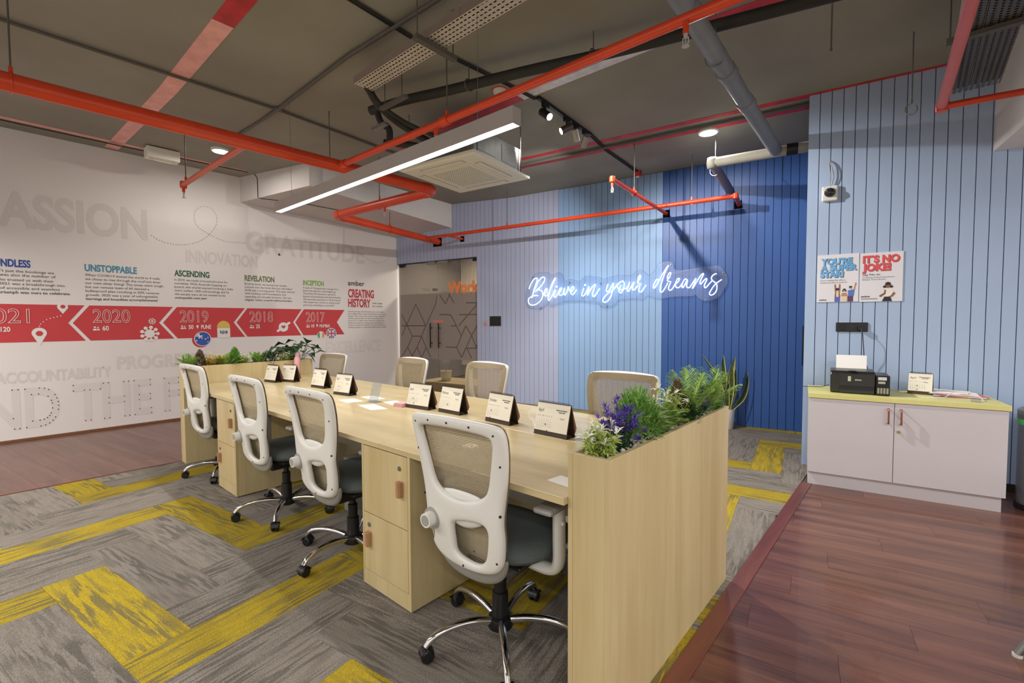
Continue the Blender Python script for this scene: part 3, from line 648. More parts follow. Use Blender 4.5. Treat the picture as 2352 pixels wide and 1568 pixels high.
def plant(kind, name, label, loc, h, w, group, ysp=1.0):
    t = thing(name, label, 'plant', loc, 0, group)
    f = MB(); g = MB(); Z = Vector((0, 0, 1))
    if kind == 'fern':
        for i in range(20):
            d = Vector((rnd.uniform(-1, 1) * .7, rnd.uniform(-1, 1) * .9, rnd.uniform(.8, 1.9))); frond(f, Vector((rnd.uniform(-.01, .01), rnd.uniform(-.02, .02), 0)), d, h * rnd.uniform(.75, 1.15), 20, .0095, w * .46, .26)
        f.build('fronds', G1, t)
    elif kind == 'broadfern':
        for i in range(14):
            d = Vector((rnd.uniform(-1, 1) * .7, rnd.uniform(-1, 1) * .9, rnd.uniform(.8, 1.4))); frond(f, Vector((0, rnd.uniform(-.02, .02), 0)), d, h * rnd.uniform(.9, 1.2), 15, .013, w * .60, .34)
        f.build('fronds', mat('palm_green', (104, 140, 58), .5, var=.2, scale=25, c2=(150, 180, 96)), t)
    elif kind == 'bush':
        for i in range(1700):
            d = dome(1.0, .1); r = rnd.uniform(.45, 1) ** .6
            p = Vector((d.x * w / 2 * r, d.y * w / 2 * r * ysp, h * (.18 + .82 * d.z * r))); leaf(f, p, d + rv(.7) + Z * .3, rnd.uniform(.018, .032), .0075, .05)
        for i in range(10): f.tube([(0, 0, 0), tuple(Vector((rnd.uniform(-w, w) * .3, rnd.uniform(-w, w) * .3, h * .8)))], .0015, 3)
        f.build('foliage', G2, t)
    elif kind == 'dark':
        for i in range(900):
            d = dome(1.0, .1); r = rnd.uniform(.45, 1) ** .6
            p = Vector((d.x * w / 2 * r, d.y * w / 2 * r * ysp, h * (.12 + .88 * d.z * r))); leaf(f, p, d + rv(.6) + Z * .2, rnd.uniform(.016, .03), .010, .1)
        f.build('foliage', G3 if name != 'plum_tuft' else D1, t)
    elif kind in ('white', 'yellow', 'cream'):
        for i in range(30):
            d = Vector((rnd.uniform(-1, 1), rnd.uniform(-1, 1) * ysp, rnd.uniform(.8, 1.9))).normalized(); L_ = h * rnd.uniform(.65, 1.08); b0 = Vector((rnd.uniform(-.02, .02), rnd.uniform(-.03, .03) * ysp, 0))
            tip = b0 + Vector((d.x * w * .75, d.y * w * .75, d.z * L_)); f.tube([b0, tip], .0013, 3)
            for j in range(9):
                q = b0 + (tip - b0) * (.25 + .75 * j / 9)
                for k in range(2): leaf(f, q, Vector((rnd.uniform(-1, 1), rnd.uniform(-1, 1), rnd.uniform(.0, .8))), rnd.uniform(.025, .042), .0095, .25)
            if rnd.random() < (.62 if kind != 'yellow' else .95):
                for k in range(7 if kind != 'yellow' else 12): leaf(g, tip - (rv(.016) if kind == 'yellow' else Vector()), Vector((rnd.uniform(-1, 1), rnd.uniform(-1, 1), rnd.uniform(-.1, .9))), rnd.uniform(.03, .045) if kind != 'yellow' else rnd.uniform(.014, .026), .011, .2)
        f.build('foliage', G4 if kind != 'yellow' else O1, t); g.build('blossoms', W1 if kind != 'yellow' else Y1, t)
    elif kind == 'violet':
        for i in range(34):
            d = Vector((rnd.uniform(-1, 1), rnd.uniform(-1, 1) * ysp, rnd.uniform(.7, 1.8))).normalized(); L_ = h * rnd.uniform(.6, 1.06); b0 = Vector((rnd.uniform(-.02, .02), rnd.uniform(-.03, .03), 0))
            tip = b0 + Vector((d.x * w * .7, d.y * w * .7, d.z * L_)); f.tube([b0, tip], .0013, 3)
            for j in range(7): leaf(f, b0 + (tip - b0) * rnd.uniform(.1, .8), Vector((rnd.uniform(-1, 1), rnd.uniform(-1, 1), rnd.uniform(0, .8))), rnd.uniform(.02, .035), .008, .15)
            for c in range(3):
                cc = tip - d * .018 * c + rv(.012)
                for k in range(11): leaf(g, cc, dome() + rv(.3), rnd.uniform(.018, .032), .0055, .1, rnd.choice((0, 0, 1)))
        f.build('foliage', G3, t); g.build('blossoms', [V1, V2], t)
    elif kind == 'broad':
        for i in range(34):
            d = Vector((rnd.uniform(-1, .8), rnd.uniform(-1.1, 1.0), rnd.uniform(.7, 1.7))).normalized(); L_ = h * rnd.uniform(.5, 1.05); b0 = Vector((rnd.uniform(-.02, .02), rnd.uniform(-.04, .04), 0))
            tip = b0 + Vector((d.x * w * .5, d.y * w * .7, d.z * L_)); f.tube([b0, b0 + (tip - b0) * .6 + Vector((0, 0, .02)), tip], .0022, 4)
            o = MB(); dd = (d + rv(.5)); dd.z = rnd.uniform(-.3, .4); leaf(o, Vector((0, 0, 0)), dd, rnd.uniform(.10, .16), rnd.uniform(.08, .12), .3)
            lo = o.build('leaf', G3, t); lo.location = tip
        f.build('stems', G3, t)
    return t
NP = 'plants in the near planter'
zs = .862
for kind, name, label, y, h, w, ysp in (
    ('white', 'white_blossom_plant', 'cream-tipped lime plant at the nearest corner of the near planter', 1.37, .135, .115, 1.1),
    ('violet', 'violet_flower_plant', 'large violet flower tuft behind the nearest cream-tipped plant', 1.49, .185, .15, 1.1),
    ('bush', 'green_bush', 'dense bright green tuft beside the large violet flowers', 1.645, .22, .175, 1.1),
    ('broadfern', 'palm_frond_plant', 'palm fronds drooping over the middle of the near planter edge', 1.76, .225, .135, 1.0),
    ('cream', 'white_blossom_plant', 'tall cream-blossomed plant in the middle of the near planter', 1.955, .20, .15, 1.1),
    ('dark', 'plum_tuft', 'small plum-brown tuft behind the tall cream-blossomed plant', 2.02, .215, .065, 1.0),
    ('dark', 'dark_green_tuft', 'low dark green tuft at the rim beyond the cream blossoms', 2.06, .15, .14, 1.2),
    ('fern', 'feathery_fern', 'feathery light fern past the middle of the near planter', 2.12, .31, .15, 1.0),
    ('violet', 'violet_flower_plant', 'small violet flower tuft near the far end of the near planter', 2.25, .17, .10, 1.0),
    ('fern', 'feathery_fern', 'tallest feathery fern at the far end of the near planter', 2.36, .32, .16, 1.0),
    ('bush', 'green_bush', 'bright green tuft at the far tip of the near planter', 2.455, .14, .13, 1.0)):
    plant(kind, name, label, (-.784 + (-.012 if kind in ('bush',) else 0), y, zs), h, w, NP, ysp)
FP = 'plants in the far planter'
for kind, name, label, y, h, w, ysp in (
    ('fern', 'feathery_fern', 'feathery fern at the left end of the far planter', 1.33, .20, .14, 1.0),
    ('dark', 'plum_tuft', 'brownish tuft beside the left fern of the far planter', 1.42, .19, .09, 1.0),
    ('yellow', 'yellow_tuft', 'bright yellow tuft in the left part of the far planter', 1.53, .14, .11, 1.6),
    ('fern', 'feathery_fern', 'green fern beside the yellow tuft of the far planter', 1.64, .18, .13, 1.0),
    ('bush', 'green_bush', 'upright green sprig near the middle of the far planter', 1.73, .20, .09, 1.0),
    ('white', 'white_blossom_plant', 'cream-tipped plant in the middle of the far planter', 1.80, .13, .12, 1.0),
    ('fern', 'feathery_fern', 'wide fern right of the middle of the far planter', 1.95, .19, .14, 1.0),
    ('dark', 'dark_green_tuft', 'dark green tuft right of the wide fern', 2.06, .15, .13, 1.5),
    ('cream', 'white_blossom_plant', 'cream-flowered plant behind the pink bottle', 2.22, .15, .13, 1.3),
    ('yellow', 'yellow_tuft', 'small yellow tuft just behind the pink bottle', 2.32, .14, .07, 1.0),
    ('broad', 'broad_leaf_plant', 'tall dark broad-leaved plant at the right end of the far planter', 2.37, .25, .34, 1.0)):
    plant(kind, name, label, (-5.269, y, .882), h, w, FP, ysp)

# ================================================================== CHAIRS
m_seat = mat('grey_green_seat_fabric', (90, 98, 97), .9, var=.12, scale=160)
m_mesh = mat('beige_mesh_fabric', (160, 146, 120), .8, var=.06, scale=60)
m_mesh_edge = mat('tan_mesh_border', (138, 124, 98), .8, var=.06, scale=60)
def resample(loop, step):
    out = []; k = len(loop)
    for i in range(k):
        p, q = Vector(loop[i]), Vector(loop[(i + 1) % k]); n = max(1, int(round((q - p).length / step)))
        for j in range(n): out.append(p + (q - p) * j / n)
    return out
def smooth_loop(pts, n=4):
    P = [Vector(p) for p in pts]; k = len(P); out = []
    for i in range(k):
        p0, p1, p2, p3 = P[i - 1], P[i], P[(i + 1) % k], P[(i + 2) % k]
        for j in range(n):
            t = j / n; out.append(0.5 * ((2 * p1) + (p2 - p0) * t + (2 * p0 - 5 * p1 + 4 * p2 - p3) * t * t + (3 * p1 - p0 - 3 * p2 + p3) * t ** 3))
    return out
def plate(mb, loops, step, T, r, bend, mi=0):
    """rounded plate: loops[0] outline, others holes, in (x,z); bend(x,z)->y; T half thickness, r edge rounding"""
    vs = []; es = []; lps = [resample(l, step) for l in loops]
    for l in lps:
        n0 = len(vs); vs += l; es += [(n0 + i, n0 + (i + 1) % len(l)) for i in range(len(l))]
    nb = len(vs)
    xs = [v.x for v in vs]; zs_ = [v.y for v in vs]
    segs_ = [(vs[a], vs[b_]) for a, b_ in es]
    def dist(p):
        m = 9.0
        for a, b_ in segs_:
            if abs(a.x - p.x) > m + .03 or abs(a.y - p.y) > m + .03: continue
            e = b_ - a; t_ = max(0.0, min(1.0, (p - a).dot(e) / e.length_squared)); d = (p - a - e * t_).length
            if d < m: m = d
        return m
    inner = []
    for l in lps:
        k = len(l); A_ = sum(l[i - 1].x * l[i].y - l[i].x * l[i - 1].y for i in range(k)); sg = (1 if A_ > 0 else -1) * (1 if l is lps[0] else -1)
        for i in range(k):
            e = (l[(i + 1) % k] - l[i - 1]); e = Vector((-e.y, e.x)).normalized() * sg
            for off in (.0035, .0085, .0155):
                p = l[i] + e * off
                if dist(p) > off * .93: inner.append(p)
    x = min(xs)
    def dpt(p): return dist(p)
    step2 = step * 1.05; row = 0; z = min(zs_)
    while z < max(zs_):
        x = min(xs) + (step2 / 2 if row % 2 else 0)
        while x < max(xs):
            p = Vector((x, z))
            if dist(p) > .022: inner.append(p)
            x += step2
        z += step2 * .87; row += 1
    res = delaunay_2d_cdt(vs + inner, es, [], 0, 1e-6)
    V = res[0]
    def inside(p, l):
        c = False; k = len(l)
        for i in range(k):
            a, b_ = l[i], l[i - 1]
            if (a.y > p.y) != (b_.y > p.y) and p.x < (b_.x - a.x) * (p.y - a.y) / (b_.y - a.y) + a.x: c = not c
        return c
    F = []
    for f in res[2]:
        c = (V[f[0]] + V[f[1]] + V[f[2]]) / 3
        if inside(c, lps[0]) and not any(inside(c, l) for l in lps[1:]): F.append(f)
    used = sorted({i for f in F for i in f}); re_ = {o: k for k, o in enumerate(used)}
    V = [V[i] for i in used]; F = [tuple(re_[i] for i in f) for f in F]
    n = len(V); top = []; bot = []
    for p in V:
        d = dist(p); t = T * math.sqrt(max(0, 1 - (1 - min(1, d / r)) ** 2)); y = bend(p.x, p.y)
        top.append((p.x, y - t, p.y)); bot.append((p.x, y + t, p.y))
    fs = [tuple(f) for f in F] + [tuple(i + n for i in reversed(f)) for f in F]
    mb.add(top + bot, fs, mi)
    bm = bmesh.new(); me = bpy.data.meshes.new('tmp'); me.from_pydata(mb.v, [], mb.f); bm.from_mesh(me)
    bmesh.ops.remove_doubles(bm, verts=bm.verts, dist=1e-5); bmesh.ops.recalc_face_normals(bm, faces=bm.faces)
    bm.to_mesh(me); mb.v = [tuple(v.co) for v in me.vertices]; mb.f = [tuple(p.vertices) for p in me.polygons]; mb.m = [0] * len(mb.f)
    bm.free(); bpy.data.meshes.remove(me)
def back_y(x, z):
    y = -.238 + .030 * (x / .25) ** 2
    if z > .66: y -= .05 * ((z - .66) / .32) ** 1.6
    else: y += .045 * ((.66 - z) / .3) ** 1.5
    return y
def make_chair():
    t = thing('office_chair', 'x', 'chair', (0, 0, 0), 0, 'white mesh office chairs around the bench desk')
    hw = [(x * .945, z + (.012 * (z - .39) / .6)) for x, z in [(.0, .392), (.09, .398), (.155, .418), (.19, .455), (.203, .50), (.210, .56), (.209, .61), (.214, .66), (.225, .72), (.238, .79), (.248, .86), (.252, .92), (.245, .955), (.222, .972), (.15, .981), (.0, .986)]]
    outer = smooth_loop(hw + [(-x, z) for x, z in hw[-2:0:-1]], 5)
    win = smooth_loop([(x * .96, z + .008) for x, z in [(.0, .668), (.07, .676), (.125, .70), (.150, .735), (.167, .80), (.184, .87), (.190, .91), (.176, .930), (.10, .940), (.0, .943), (-.10, .940), (-.176, .930), (-.190, .91), (-.184, .87), (-.167, .80), (-.150, .735), (-.125, .70), (-.07, .676)]], 3)
    hole = smooth_loop([(-.035, .455), (.02, .437), (.08, .438), (.112, .47), (.128, .53), (.132, .58), (.112, .602), (.06, .602), (-.01, .588), (-.038, .565), (-.04, .50)], 3)
    slot = smooth_loop([(-.182, .47), (-.168, .47), (-.163, .52), (-.168, .545), (-.18, .545), (-.185, .51)], 2)
    mb = MB(); plate(mb, [outer, win, hole, slot], .0115, .017, .02, back_y)
    bf = mb.build('back_frame', m_plastic, t, smooth=180)
    sc = MB()
    for (x, z) in ((-.195, .955), (-.105, .972), (0, .975), (.105, .972), (.200, .952), (.210, .84), (.195, .655), (-.195, .655), (.165, .47), (0, .412), (-.210, .84)):
        y = back_y(x, z) - .0165; sc.cyl((x, y - .001, z), (x, y + .004, z), .0048, n=10)
    tag(sc.build('screw_holes', m_black, bf), kind='stuff')
    low = smooth_loop([(.0, .338), (.08, .345), (.14, .372), (.178, .42), (.188, .475), (.15, .442), (.09, .422), (0, .416), (-.09, .422), (-.15, .442), (-.188, .475), (-.178, .42), (-.14, .372), (-.08, .345)], 3)
    mb = MB(); plate(mb, [low], .013, .012, .015, lambda x, z: back_y(x, z) + .016)
    mb.build('lower_shell', mat('warm_grey_shell', (140, 138, 132), .4), t, smooth=180)
    # mesh: horizontal bands stretched on the front of the frame
    mm = MB(); me_ = MB()
    def half(z):
        if z < .50: return .186 - (.50 - z) * .35
        for (a, b_) in zip(hw[:-1], hw[1:]):
            if a[1] <= z <= b_[1]: return a[0] + (b_[0] - a[0]) * (z - a[1]) / max(1e-6, b_[1] - a[1])
        return .2
    nz = 92; z0, z1 = .388, .984
    def fy(x, z, h): return back_y(x, z) + .020 + .030 * (1 - (x / max(h, .05)) ** 2) * min(1, (1.0 - z) / .08, (z - .36) / .06)
    for i in range(nz):
        za = z0 + (z1 - z0) * i / nz; zb_ = za + (z1 - z0) / nz * .74; h = half(za) - .007
        pts = []
        for j in range(13):
            x = -h + 2 * h * j / 12; y = fy(x, za, h); pts += [(x, y, za), (x, y + .0004, zb_)]
        mm.add(pts, [(2 * j, 2 * j + 2, 2 * j + 3, 2 * j + 1) for j in range(12)])
    mp = mm.build('mesh_panel', m_mesh, t)
    nb_ = 48
    for sgn in (-1, 1):
        prev = None
        for i in range(nb_ + 1):
            za = z0 + (z1 - z0) * i / nb_; h = half(za) - .006; w = .034
            cur = [(sgn * h, fy(h, za, h) + .001, za), (sgn * (h - w), fy(h - w, za, h) + .001, za)]
            if prev: me_.add(prev + cur, [(0, 1, 3, 2)])
            prev = cur
    prev = None
    for j in range(25):
        h = half(z1 - .0) - .007; x = -h + 2 * h * j / 24
        cur = [(x, fy(x, z1, h) + .0012, z1 + .004 * (1 - (x / h) ** 2)), (x, fy(x, z1 - .04, h) + .0012, z1 - .04)]
        if prev: me_.add(prev + cur, [(0, 1, 3, 2)])
        prev = cur
    me_.build('mesh_border', m_mesh_edge, mp)
    lp = MB(); n, k = 18, 9                       # lumbar pad
    for i in range(k + 1):
        v = -math.pi / 2 + math.pi * i / k
        for j in range(n):
            u = 2 * math.pi * j / n; x = .135 * math.cos(v) * math.cos(u); z = .632 + .072 * math.sin(v)
            lp.v.append((x, back_y(x, z) + .012 + .016 * math.cos(v) * math.sin(u), z + .02 * (x / .135) ** 2))
    lp.f = [(i * n + j, i * n + (j + 1) % n, (i + 1) * n + (j + 1) % n, (i + 1) * n + j) for i in range(k) for j in range(n)]; lp.m = [0] * len(lp.f)
    lp.build('lumbar_pad', m_plastic, t, smooth=180)
    ky = back_y(-.15, .565)
    kb = MB().cyl((-.15, ky - .006, .565), (-.15, ky - .026, .565), .046, .042, n=28).build('tension_knob', m_greyplastic, t, smooth=40)
    MB().cyl((-.15, ky - .026, .565), (-.15, ky - .058, .565), .030, .028, n=24).build('knob_cap', m_plastic, kb, smooth=40)
    MB().cyl((-.15, ky - .058, .565), (-.15, ky - .0595, .565), .021, n=20).build('knob_badge', m_greyplastic, kb, smooth=40)
    # seat
    sm = MB(); prof = [(.0, .412), (.72, .412), (.93, .420), (1.0, .440), (.99, .462), (.93, .480), (.75, .492), (.4, .494), (0.001, .492)]
    n = 40
    for (r, z) in prof:
        for j in range(n):
            a = 2 * math.pi * j / n; ca, sa = math.cos(a), math.sin(a)
            x = .25 * r * math.copysign(abs(ca) ** .62, ca); y = .072 + .232 * r * math.copysign(abs(sa) ** .62, sa)
            zz = z - (.028 * ((y - .12) / .15) ** 2 if y > .12 and r > .2 else 0) * 1.0
            sm.v.append((x, y, zz))
    for i in range(len(prof) - 1):
        for j in range(n): sm.f.append((i * n + j, i * n + (j + 1) % n, (i + 1) * n + (j + 1) % n, (i + 1) * n + j))
    sm.f.append(tuple(range(n - 1, -1, -1))); sm.m = [0] * len(sm.f)
    sm.build('seat', m_seat, t, smooth=50)
    MB().box(-.19, .19, -.11, .22, .392, .413).build('seat_pan', m_black, t, bevel=.012)
    MB().box(-.075, .075, -.13, .11, .335, .393).box(-.035, .035, -.16, -.10, .37, .395).build('tilt_mechanism', m_black, t, bevel=.01)
    MB().cyl((.07, .03, .365), (.27, .06, .36), .006, n=8).build('height_lever', m_black, t, smooth=40)
    MB().lathe([(.018, .24), (.018, .345), (.001, .345)], 20).lathe([(.026, .20), (.027, .285), (.018, .29)], 20).lathe([(.036, .09), (.033, .21), (.026, .215)], 20).build('gas_column', m_black, t, smooth=40)
    MB().lathe([(.052, .062), (.056, .08), (.05, .105), (.036, .112)], 24).build('hub', m_black, t, smooth=40)
    def build_leg(k):
        lg = MB(); P = [(.035, 0, .092), (.10, 0, .108), (.17, 0, .113), (.23, 0, .106), (.275, 0, .088), (.300, 0, .060)]
        P = [Vector((p[0] * 1.06, p[1], p[2])) for p in smooth_pts(P, 4)]; lg.tube(P, [.017 - .004 * i / (len(P) - 1) for i in range(len(P))], 12, True, 0, 1.0)
        o = lg.build('leg', m_chrome, t, smooth=60); o.rotation_euler = (0, 0, RAD(72 * k))
        c = MB(); c.cyl((.300, 0, .045), (.300, 0, .062), .008, n=10)
        for s in (-1, 1): c.lathe([(.001, -.009), (.021, -.009), (.0265, -.004), (.0265, .006), (.021, .009), (.001, .009)], 20, (0, 0, 0), 0, Matrix.Translation((.296, s * .0125, .0268)) @ Matrix.Rotation(math.pi / 2, 4, 'X'))
        hd = []
        c.box(.284, .312, -.003, .003, .026, .05)
        for i in range(9):
            a = RAD(10 + 160 * i / 8); hd.append((.296 + .0305 * math.cos(a), .0268 + .0305 * math.sin(a)))
        for i in range(8):
            (x0_, z0_), (x1_, z1_) = hd[i], hd[i + 1]; c.add([(x0_, -.024, z0_), (x0_, .024, z0_), (x1_, .024, z1_), (x1_, -.024, z1_)], [(0, 1, 2, 3)])
        c.v = [(x + .018, y, z) for x, y, z in c.v]
        c.build('caster', m_black, o, smooth=40)
        return o
    for k in range(5): build_leg(k)
    for s in (-1, 1):                             # armrests
        a = MB(); P = smooth_pts([(s * .10, .0, .395), (s * .20, .0, .385), (s * .265, .0, .392), (s * .290, .0, .43), (s * .291, .0, .52), (s * .291, .0, .64)], 4)
        a.tube(P, [.022] * len(P), 10, True, 0, 1.0)
        for i in range(len(a.v)): x, y, z = a.v[i]; a.v[i] = (x, y * 1.45, z)
        ar = a.build('armrest', m_plastic, t, smooth=50)
        MB().box(s * .291 - .042, s * .291 + .042, -.12, .13, .645, .668).build('arm_pad', m_greyplastic, ar, bevel=.012)
        MB().cyl((s * .312, -.012, .585), (s * .322, -.012, .585), .008, n=10).build('arm_button', m_plastic, ar, smooth=40)
    return t
chair = make_chair()
CH = [((-1.288, 1.405), 3, -115 - 3, 0, 'white mesh office chair nearest the camera, back turned to us'),
      ((-2.445, 1.40), 1.5, -82 - 1.5, 0, 'second nearest white mesh chair on the near side, by the locker'),
      ((-3.33, 1.40), 2, -36 - 2, 0, 'third white mesh chair on the near side, just past the far locker'),
      ((-4.632, 1.437), 4, -108 - 4, 0, 'farthest white mesh chair on the near side, beside the far planter'),
      ((-1.345, 2.36), 180 + 3, 20, .03, 'mesh chair across the desk, behind the near planter flowers'),
      ((-2.54, 2.36), 180 - 4, 50, .03, 'mesh chair across the desk in front of the pale blue boards'),
      ((-3.49, 2.36), 180 - 3, 0, .02, 'mesh chair across the desk in front of the glass door'),
      ((-4.86, 2.35), 180 + 6, 30, .0, 'farthest mesh chair across the desk, in front of the white wall')]
for i, ((x, y), rz, ph, dz, lab) in enumerate(CH):
    c = chair if i == 0 else copy_tree(chair)
    c.location = (x, y, 0); c.rotation_euler = (0, 0, RAD(rz)); c['label'] = lab
    legs = [o for o in c.children if o.name.split('.')[0] == 'leg']
    for k, o in enumerate(legs): o.rotation_euler = (0, 0, RAD(ph + 72 * k))
    if dz:
        for o in c.children:
            if o.name.split('.')[0] not in ('leg', 'hub', 'gas_column'): o.location.z += dz

# ================================================================== ON THE DESK
m_brown = mat('dark_brown_board', (66, 50, 34), .6, var=.08, scale=30)
m_ivory = mat('ivory_page', (236, 230, 214), .7, var=.01)
m_pinkish = mat('dusty_pink_page', (206, 168, 150), .7, var=.03)
def calendar(label, x, y, z, rz, month, dots, group='tent calendars', w=.212, pages=True):
    t = thing('desk_calendar', label, 'calendar', (x, y, z), RAD(rz), group)
    hw = w / 2; ax, az = .045, .165
    b = MB(); th = .003
    b.add([(-hw, 0, 0), (hw, 0, 0), (hw, ax, az), (-hw, ax, az), (-hw, th, 0), (hw, th, 0), (hw, ax + .001, az - th * 2), (-hw, ax + .001, az - th * 2)], [(0, 1, 2, 3), (7, 6, 5, 4), (0, 4, 5, 1), (1, 5, 6, 2), (3, 2, 6, 7), (0, 3, 7, 4)])
    b.add([(-hw, .076, 0), (hw, .076, 0), (hw, ax + .002, az), (-hw, ax + .002, az), (-hw, .073, 0), (hw, .073, 0), (hw, ax, az - th * 2), (-hw, ax, az - th * 2)], [(3, 2, 1, 0), (4, 5, 6, 7), (0, 1, 5, 4), (2, 6, 5, 1), (3, 7, 6, 2), (4, 7, 3, 0)])
    b.add([(-hw, 0, .0005), (hw, 0, .0005), (hw, .035, .0005), (hw, .05, .012), (hw, .06, .0005), (hw, .076, .0005), (-hw, .076, .0005), (-hw, .06, .0005), (-hw, .05, .012), (-hw, .035, .0005)], [(0, 1, 2, 9), (9, 2, 3, 8), (8, 3, 4, 7), (7, 4, 5, 6)])
    b.build('tent_board', m_brown, t)
    s = math.hypot(ax, az); uy, uz = ax / s, az / s
    M = Matrix(((1, 0, 0, 0), (0, uy, -uz, 0), (0, uz, uy, 0), (0, 0, 0, 1)))
    MB().add([(-hw + .002, .024, .002), (hw - .002, .024, .002), (hw - .002, s - .004, .002), (-hw + .002, s - .004, .002), (-hw + .002, .024, .0045), (hw - .002, .024, .0045), (hw - .002, s - .004, .0045), (-hw + .002, s - .004, .0045)], [(4, 5, 6, 7), (0, 1, 5, 4), (1, 2, 6, 5), (2, 3, 7, 6), (3, 0, 4, 7)], 0, M).build('page', m_ivory, t)
    p = MB()
    if month: text(p, month, M, -hw + .012, None, s - .05, .017, d=.0055, xh=.72)
    p.build('month_print', mat('grey_print', (108, 106, 108), .7), t) if month else None
    q = MB(); text(q, 'M  T  W  T  F  S  S', M, -hw + .012, -hw + .105, s - .074, .0045, d=.0055); text(q, 'Goals', M, hw - .055, hw - .028, s - .078, .007, d=.0055)
    for r in range(5):
        for c in range(7): text(q, '%d' % (1 + r * 7 + c), M, -hw + .014 + c * .0142, None, s - .094 - r * .0105, .0042, d=.0055) if r * 7 + c < 31 else None
    for (dx, dz) in dots: disc(q, M, -hw + .014 + dx * .0142, s - .093 - dz * .0105, .004, .006, 10)
    for x0_, x1_, z_ in ((.085, .062, .037), (.060, .048, .037), (.046, .018, .037), (.068, .05, .047), (.048, .028, .047)): q.add([(hw - x0_, s - z_, .0055), (hw - x1_, s - z_, .0055), (hw - x1_, s - z_ + .0042, .0055), (hw - x0_, s - z_ + .0042, .0055)], [(0, 1, 2, 3)], 0, M)
    tag(q.build('date_print', mat('dark_grey_print', (74, 72, 72), .7), t), kind='stuff')
    c = MB()
    for i in range(22):
        xx = -hw + .012 + (w - .024) * i / 21
        c.tube([(xx, ax - .006 + .007 * math.cos(a), az + .001 + .007 * math.sin(a)) for a in [RAD(-60 + 300 * k / 7) for k in range(8)]], .0009, 4, False)
    c.build('wire_binding', m_black, t)
    f = MB()
    for k, yo in enumerate((.012, .02, .028)):
        f.add([(-hw + .004, ax + .004, az - .002), (hw - .004, ax + .004, az - .002), (hw - .004, .081 + yo * .5, .02 + .008 * k), (-hw + .004, .081 + yo * .5, .02 + .008 * k)], [(3, 2, 1, 0)])
    f.build('turned_pages', m_pinkish, t)
    return t
zt_ = .7555
calendar('april tent calendar nearest the near planter on the desk', -1.389, 1.892, zt_, -2, 'April', ((4, 2), (5, 5)))
calendar('october tent calendar, second from the near planter', -1.805, 1.945, zt_, -5, 'October', ((2, 1), (2, 5)), w=.205)
calendar('february tent calendar directly left of the october one', -2.235, 1.955, zt_, -1, 'February', ((5, 2),), w=.205)
calendar('april tent calendar beside the pink sticky notes', -2.52, 1.925, zt_, 5, 'April', ((3, 1), (4, 4)))
calendar('tent calendar behind the second nearest chair, right one of that pair', -3.47, 1.90, zt_, 7, 'April', ((3, 1), (3, 4)), w=.20)
calendar('tent calendar behind the second nearest chair, left one of that pair', -4.02, 1.975, zt_, 5, 'April', ((2, 1), (2, 3)), w=.20)
calendar('tent calendar in the far pair, the one nearer the desk front', -4.77, 1.865, zt_, 8, 'April', (), w=.19)
calendar('tent calendar in the far pair, the one nearer the pink bottle', -4.66, 1.985, zt_, 14, 'April', (), w=.19)
m_pink = mat('pink_enamel', (232, 176, 178), .3, var=.02, coat=.3)
bt = thing('water_bottle', 'pale pink metal water bottle standing before the far planter', 'bottle', (-5.145, 2.308, .755))
MB().lathe([(.031, 0), (.033, .004), (.033, .172), (.030, .188), (.021, .206), (.0205, .214)], 28).build('flask', m_pink, bt, smooth=50)
MB().lathe([(.0235, .214), (.024, .218), (.024, .256), (.022, .260), (.001, .260)], 24).build('cap', m_pink, bt, smooth=40)
MB().tube([(-.024, -.01, .235), (-.035, -.016, .222), (-.038, -.018, .205), (-.034, -.016, .19)], .0025, 6).build('strap', m_pink, bt, smooth=60)
def sheet(name, label, cat, pts, z, m, group=None, th=.0009):
    cx = sum(p[0] for p in pts) / len(pts); cy = sum(p[1] for p in pts) / len(pts)
    o = MB().prism([(p[0] - cx, p[1] - cy) for p in pts], 0, th).build(name, m); o.location = (cx, cy, z); return tag(o, label, cat, group)
g = 'loose white cards on the desk'
a1 = sheet('printed_card', 'printed white card flat on the desk in front of the clear stand', 'card', [(-2.955, 1.745), (-2.72, 1.70), (-2.67, 1.80), (-2.905, 1.845)], .7552, m_paper, g)
sheet('printed_card', 'white card left of the clear stand, close to a calendar', 'card', [(-3.27, 1.77), (-3.10, 1.745), (-3.07, 1.86), (-3.24, 1.885)], .7552, m_paper, g)
sheet('printed_card', 'white card behind the clear stand', 'card', [(-3.27, 1.955), (-3.07, 1.93), (-3.04, 2.03), (-3.24, 2.055)], .7552, m_paper, g)
sheet('printed_card', 'white card between the clear stand and the pink notes', 'card', [(-2.93, 1.93), (-2.78, 1.91), (-2.755, 2.01), (-2.905, 2.03)], .7552, m_paper, g)
sheet('name_card', 'small white card lying against the near planter', 'card', [(-1.01, 1.36), (-.88, 1.345), (-.875, 1.42), (-1.0, 1.435)], .7552, m_paper)
m_acry = clear('clear_acrylic', (232, 236, 238), .12, .03, .12, (235, 238, 240))
st_ = thing('card_stand', 'clear acrylic card stand upright on the desk between the cards', 'stand', (-2.985, 1.885, .755), RAD(6))
MB().box(-.05, .05, -.02, .045, 0, .003).build('base', m_acry, st_)
MB().add([(-.05, .0, .002), (.05, .0, .002), (.05, .045, .142), (-.05, .045, .142), (-.05, .003, .002), (.05, .003, .002), (.05, .048, .142), (-.05, .048, .142)], [(0, 1, 2, 3), (7, 6, 5, 4), (0, 4, 5, 1), (1, 5, 6, 2), (2, 6, 7, 3), (3, 7, 4, 0)]).build('upright_panel', m_acry, st_)
nt_ = thing('sticky_notes', 'small stack of pink sticky notes beside an april calendar', 'notes', (-2.68, 1.915, .755), RAD(10))
for k in range(4): MB().box(-.04 + .002 * k, .04 + .002 * k, -.036, .036, .007 * k + .0002, .007 * k + .0064).build('note_pad', mat('pink_notes', (226, 172, 180), .7, var=.04), nt_)

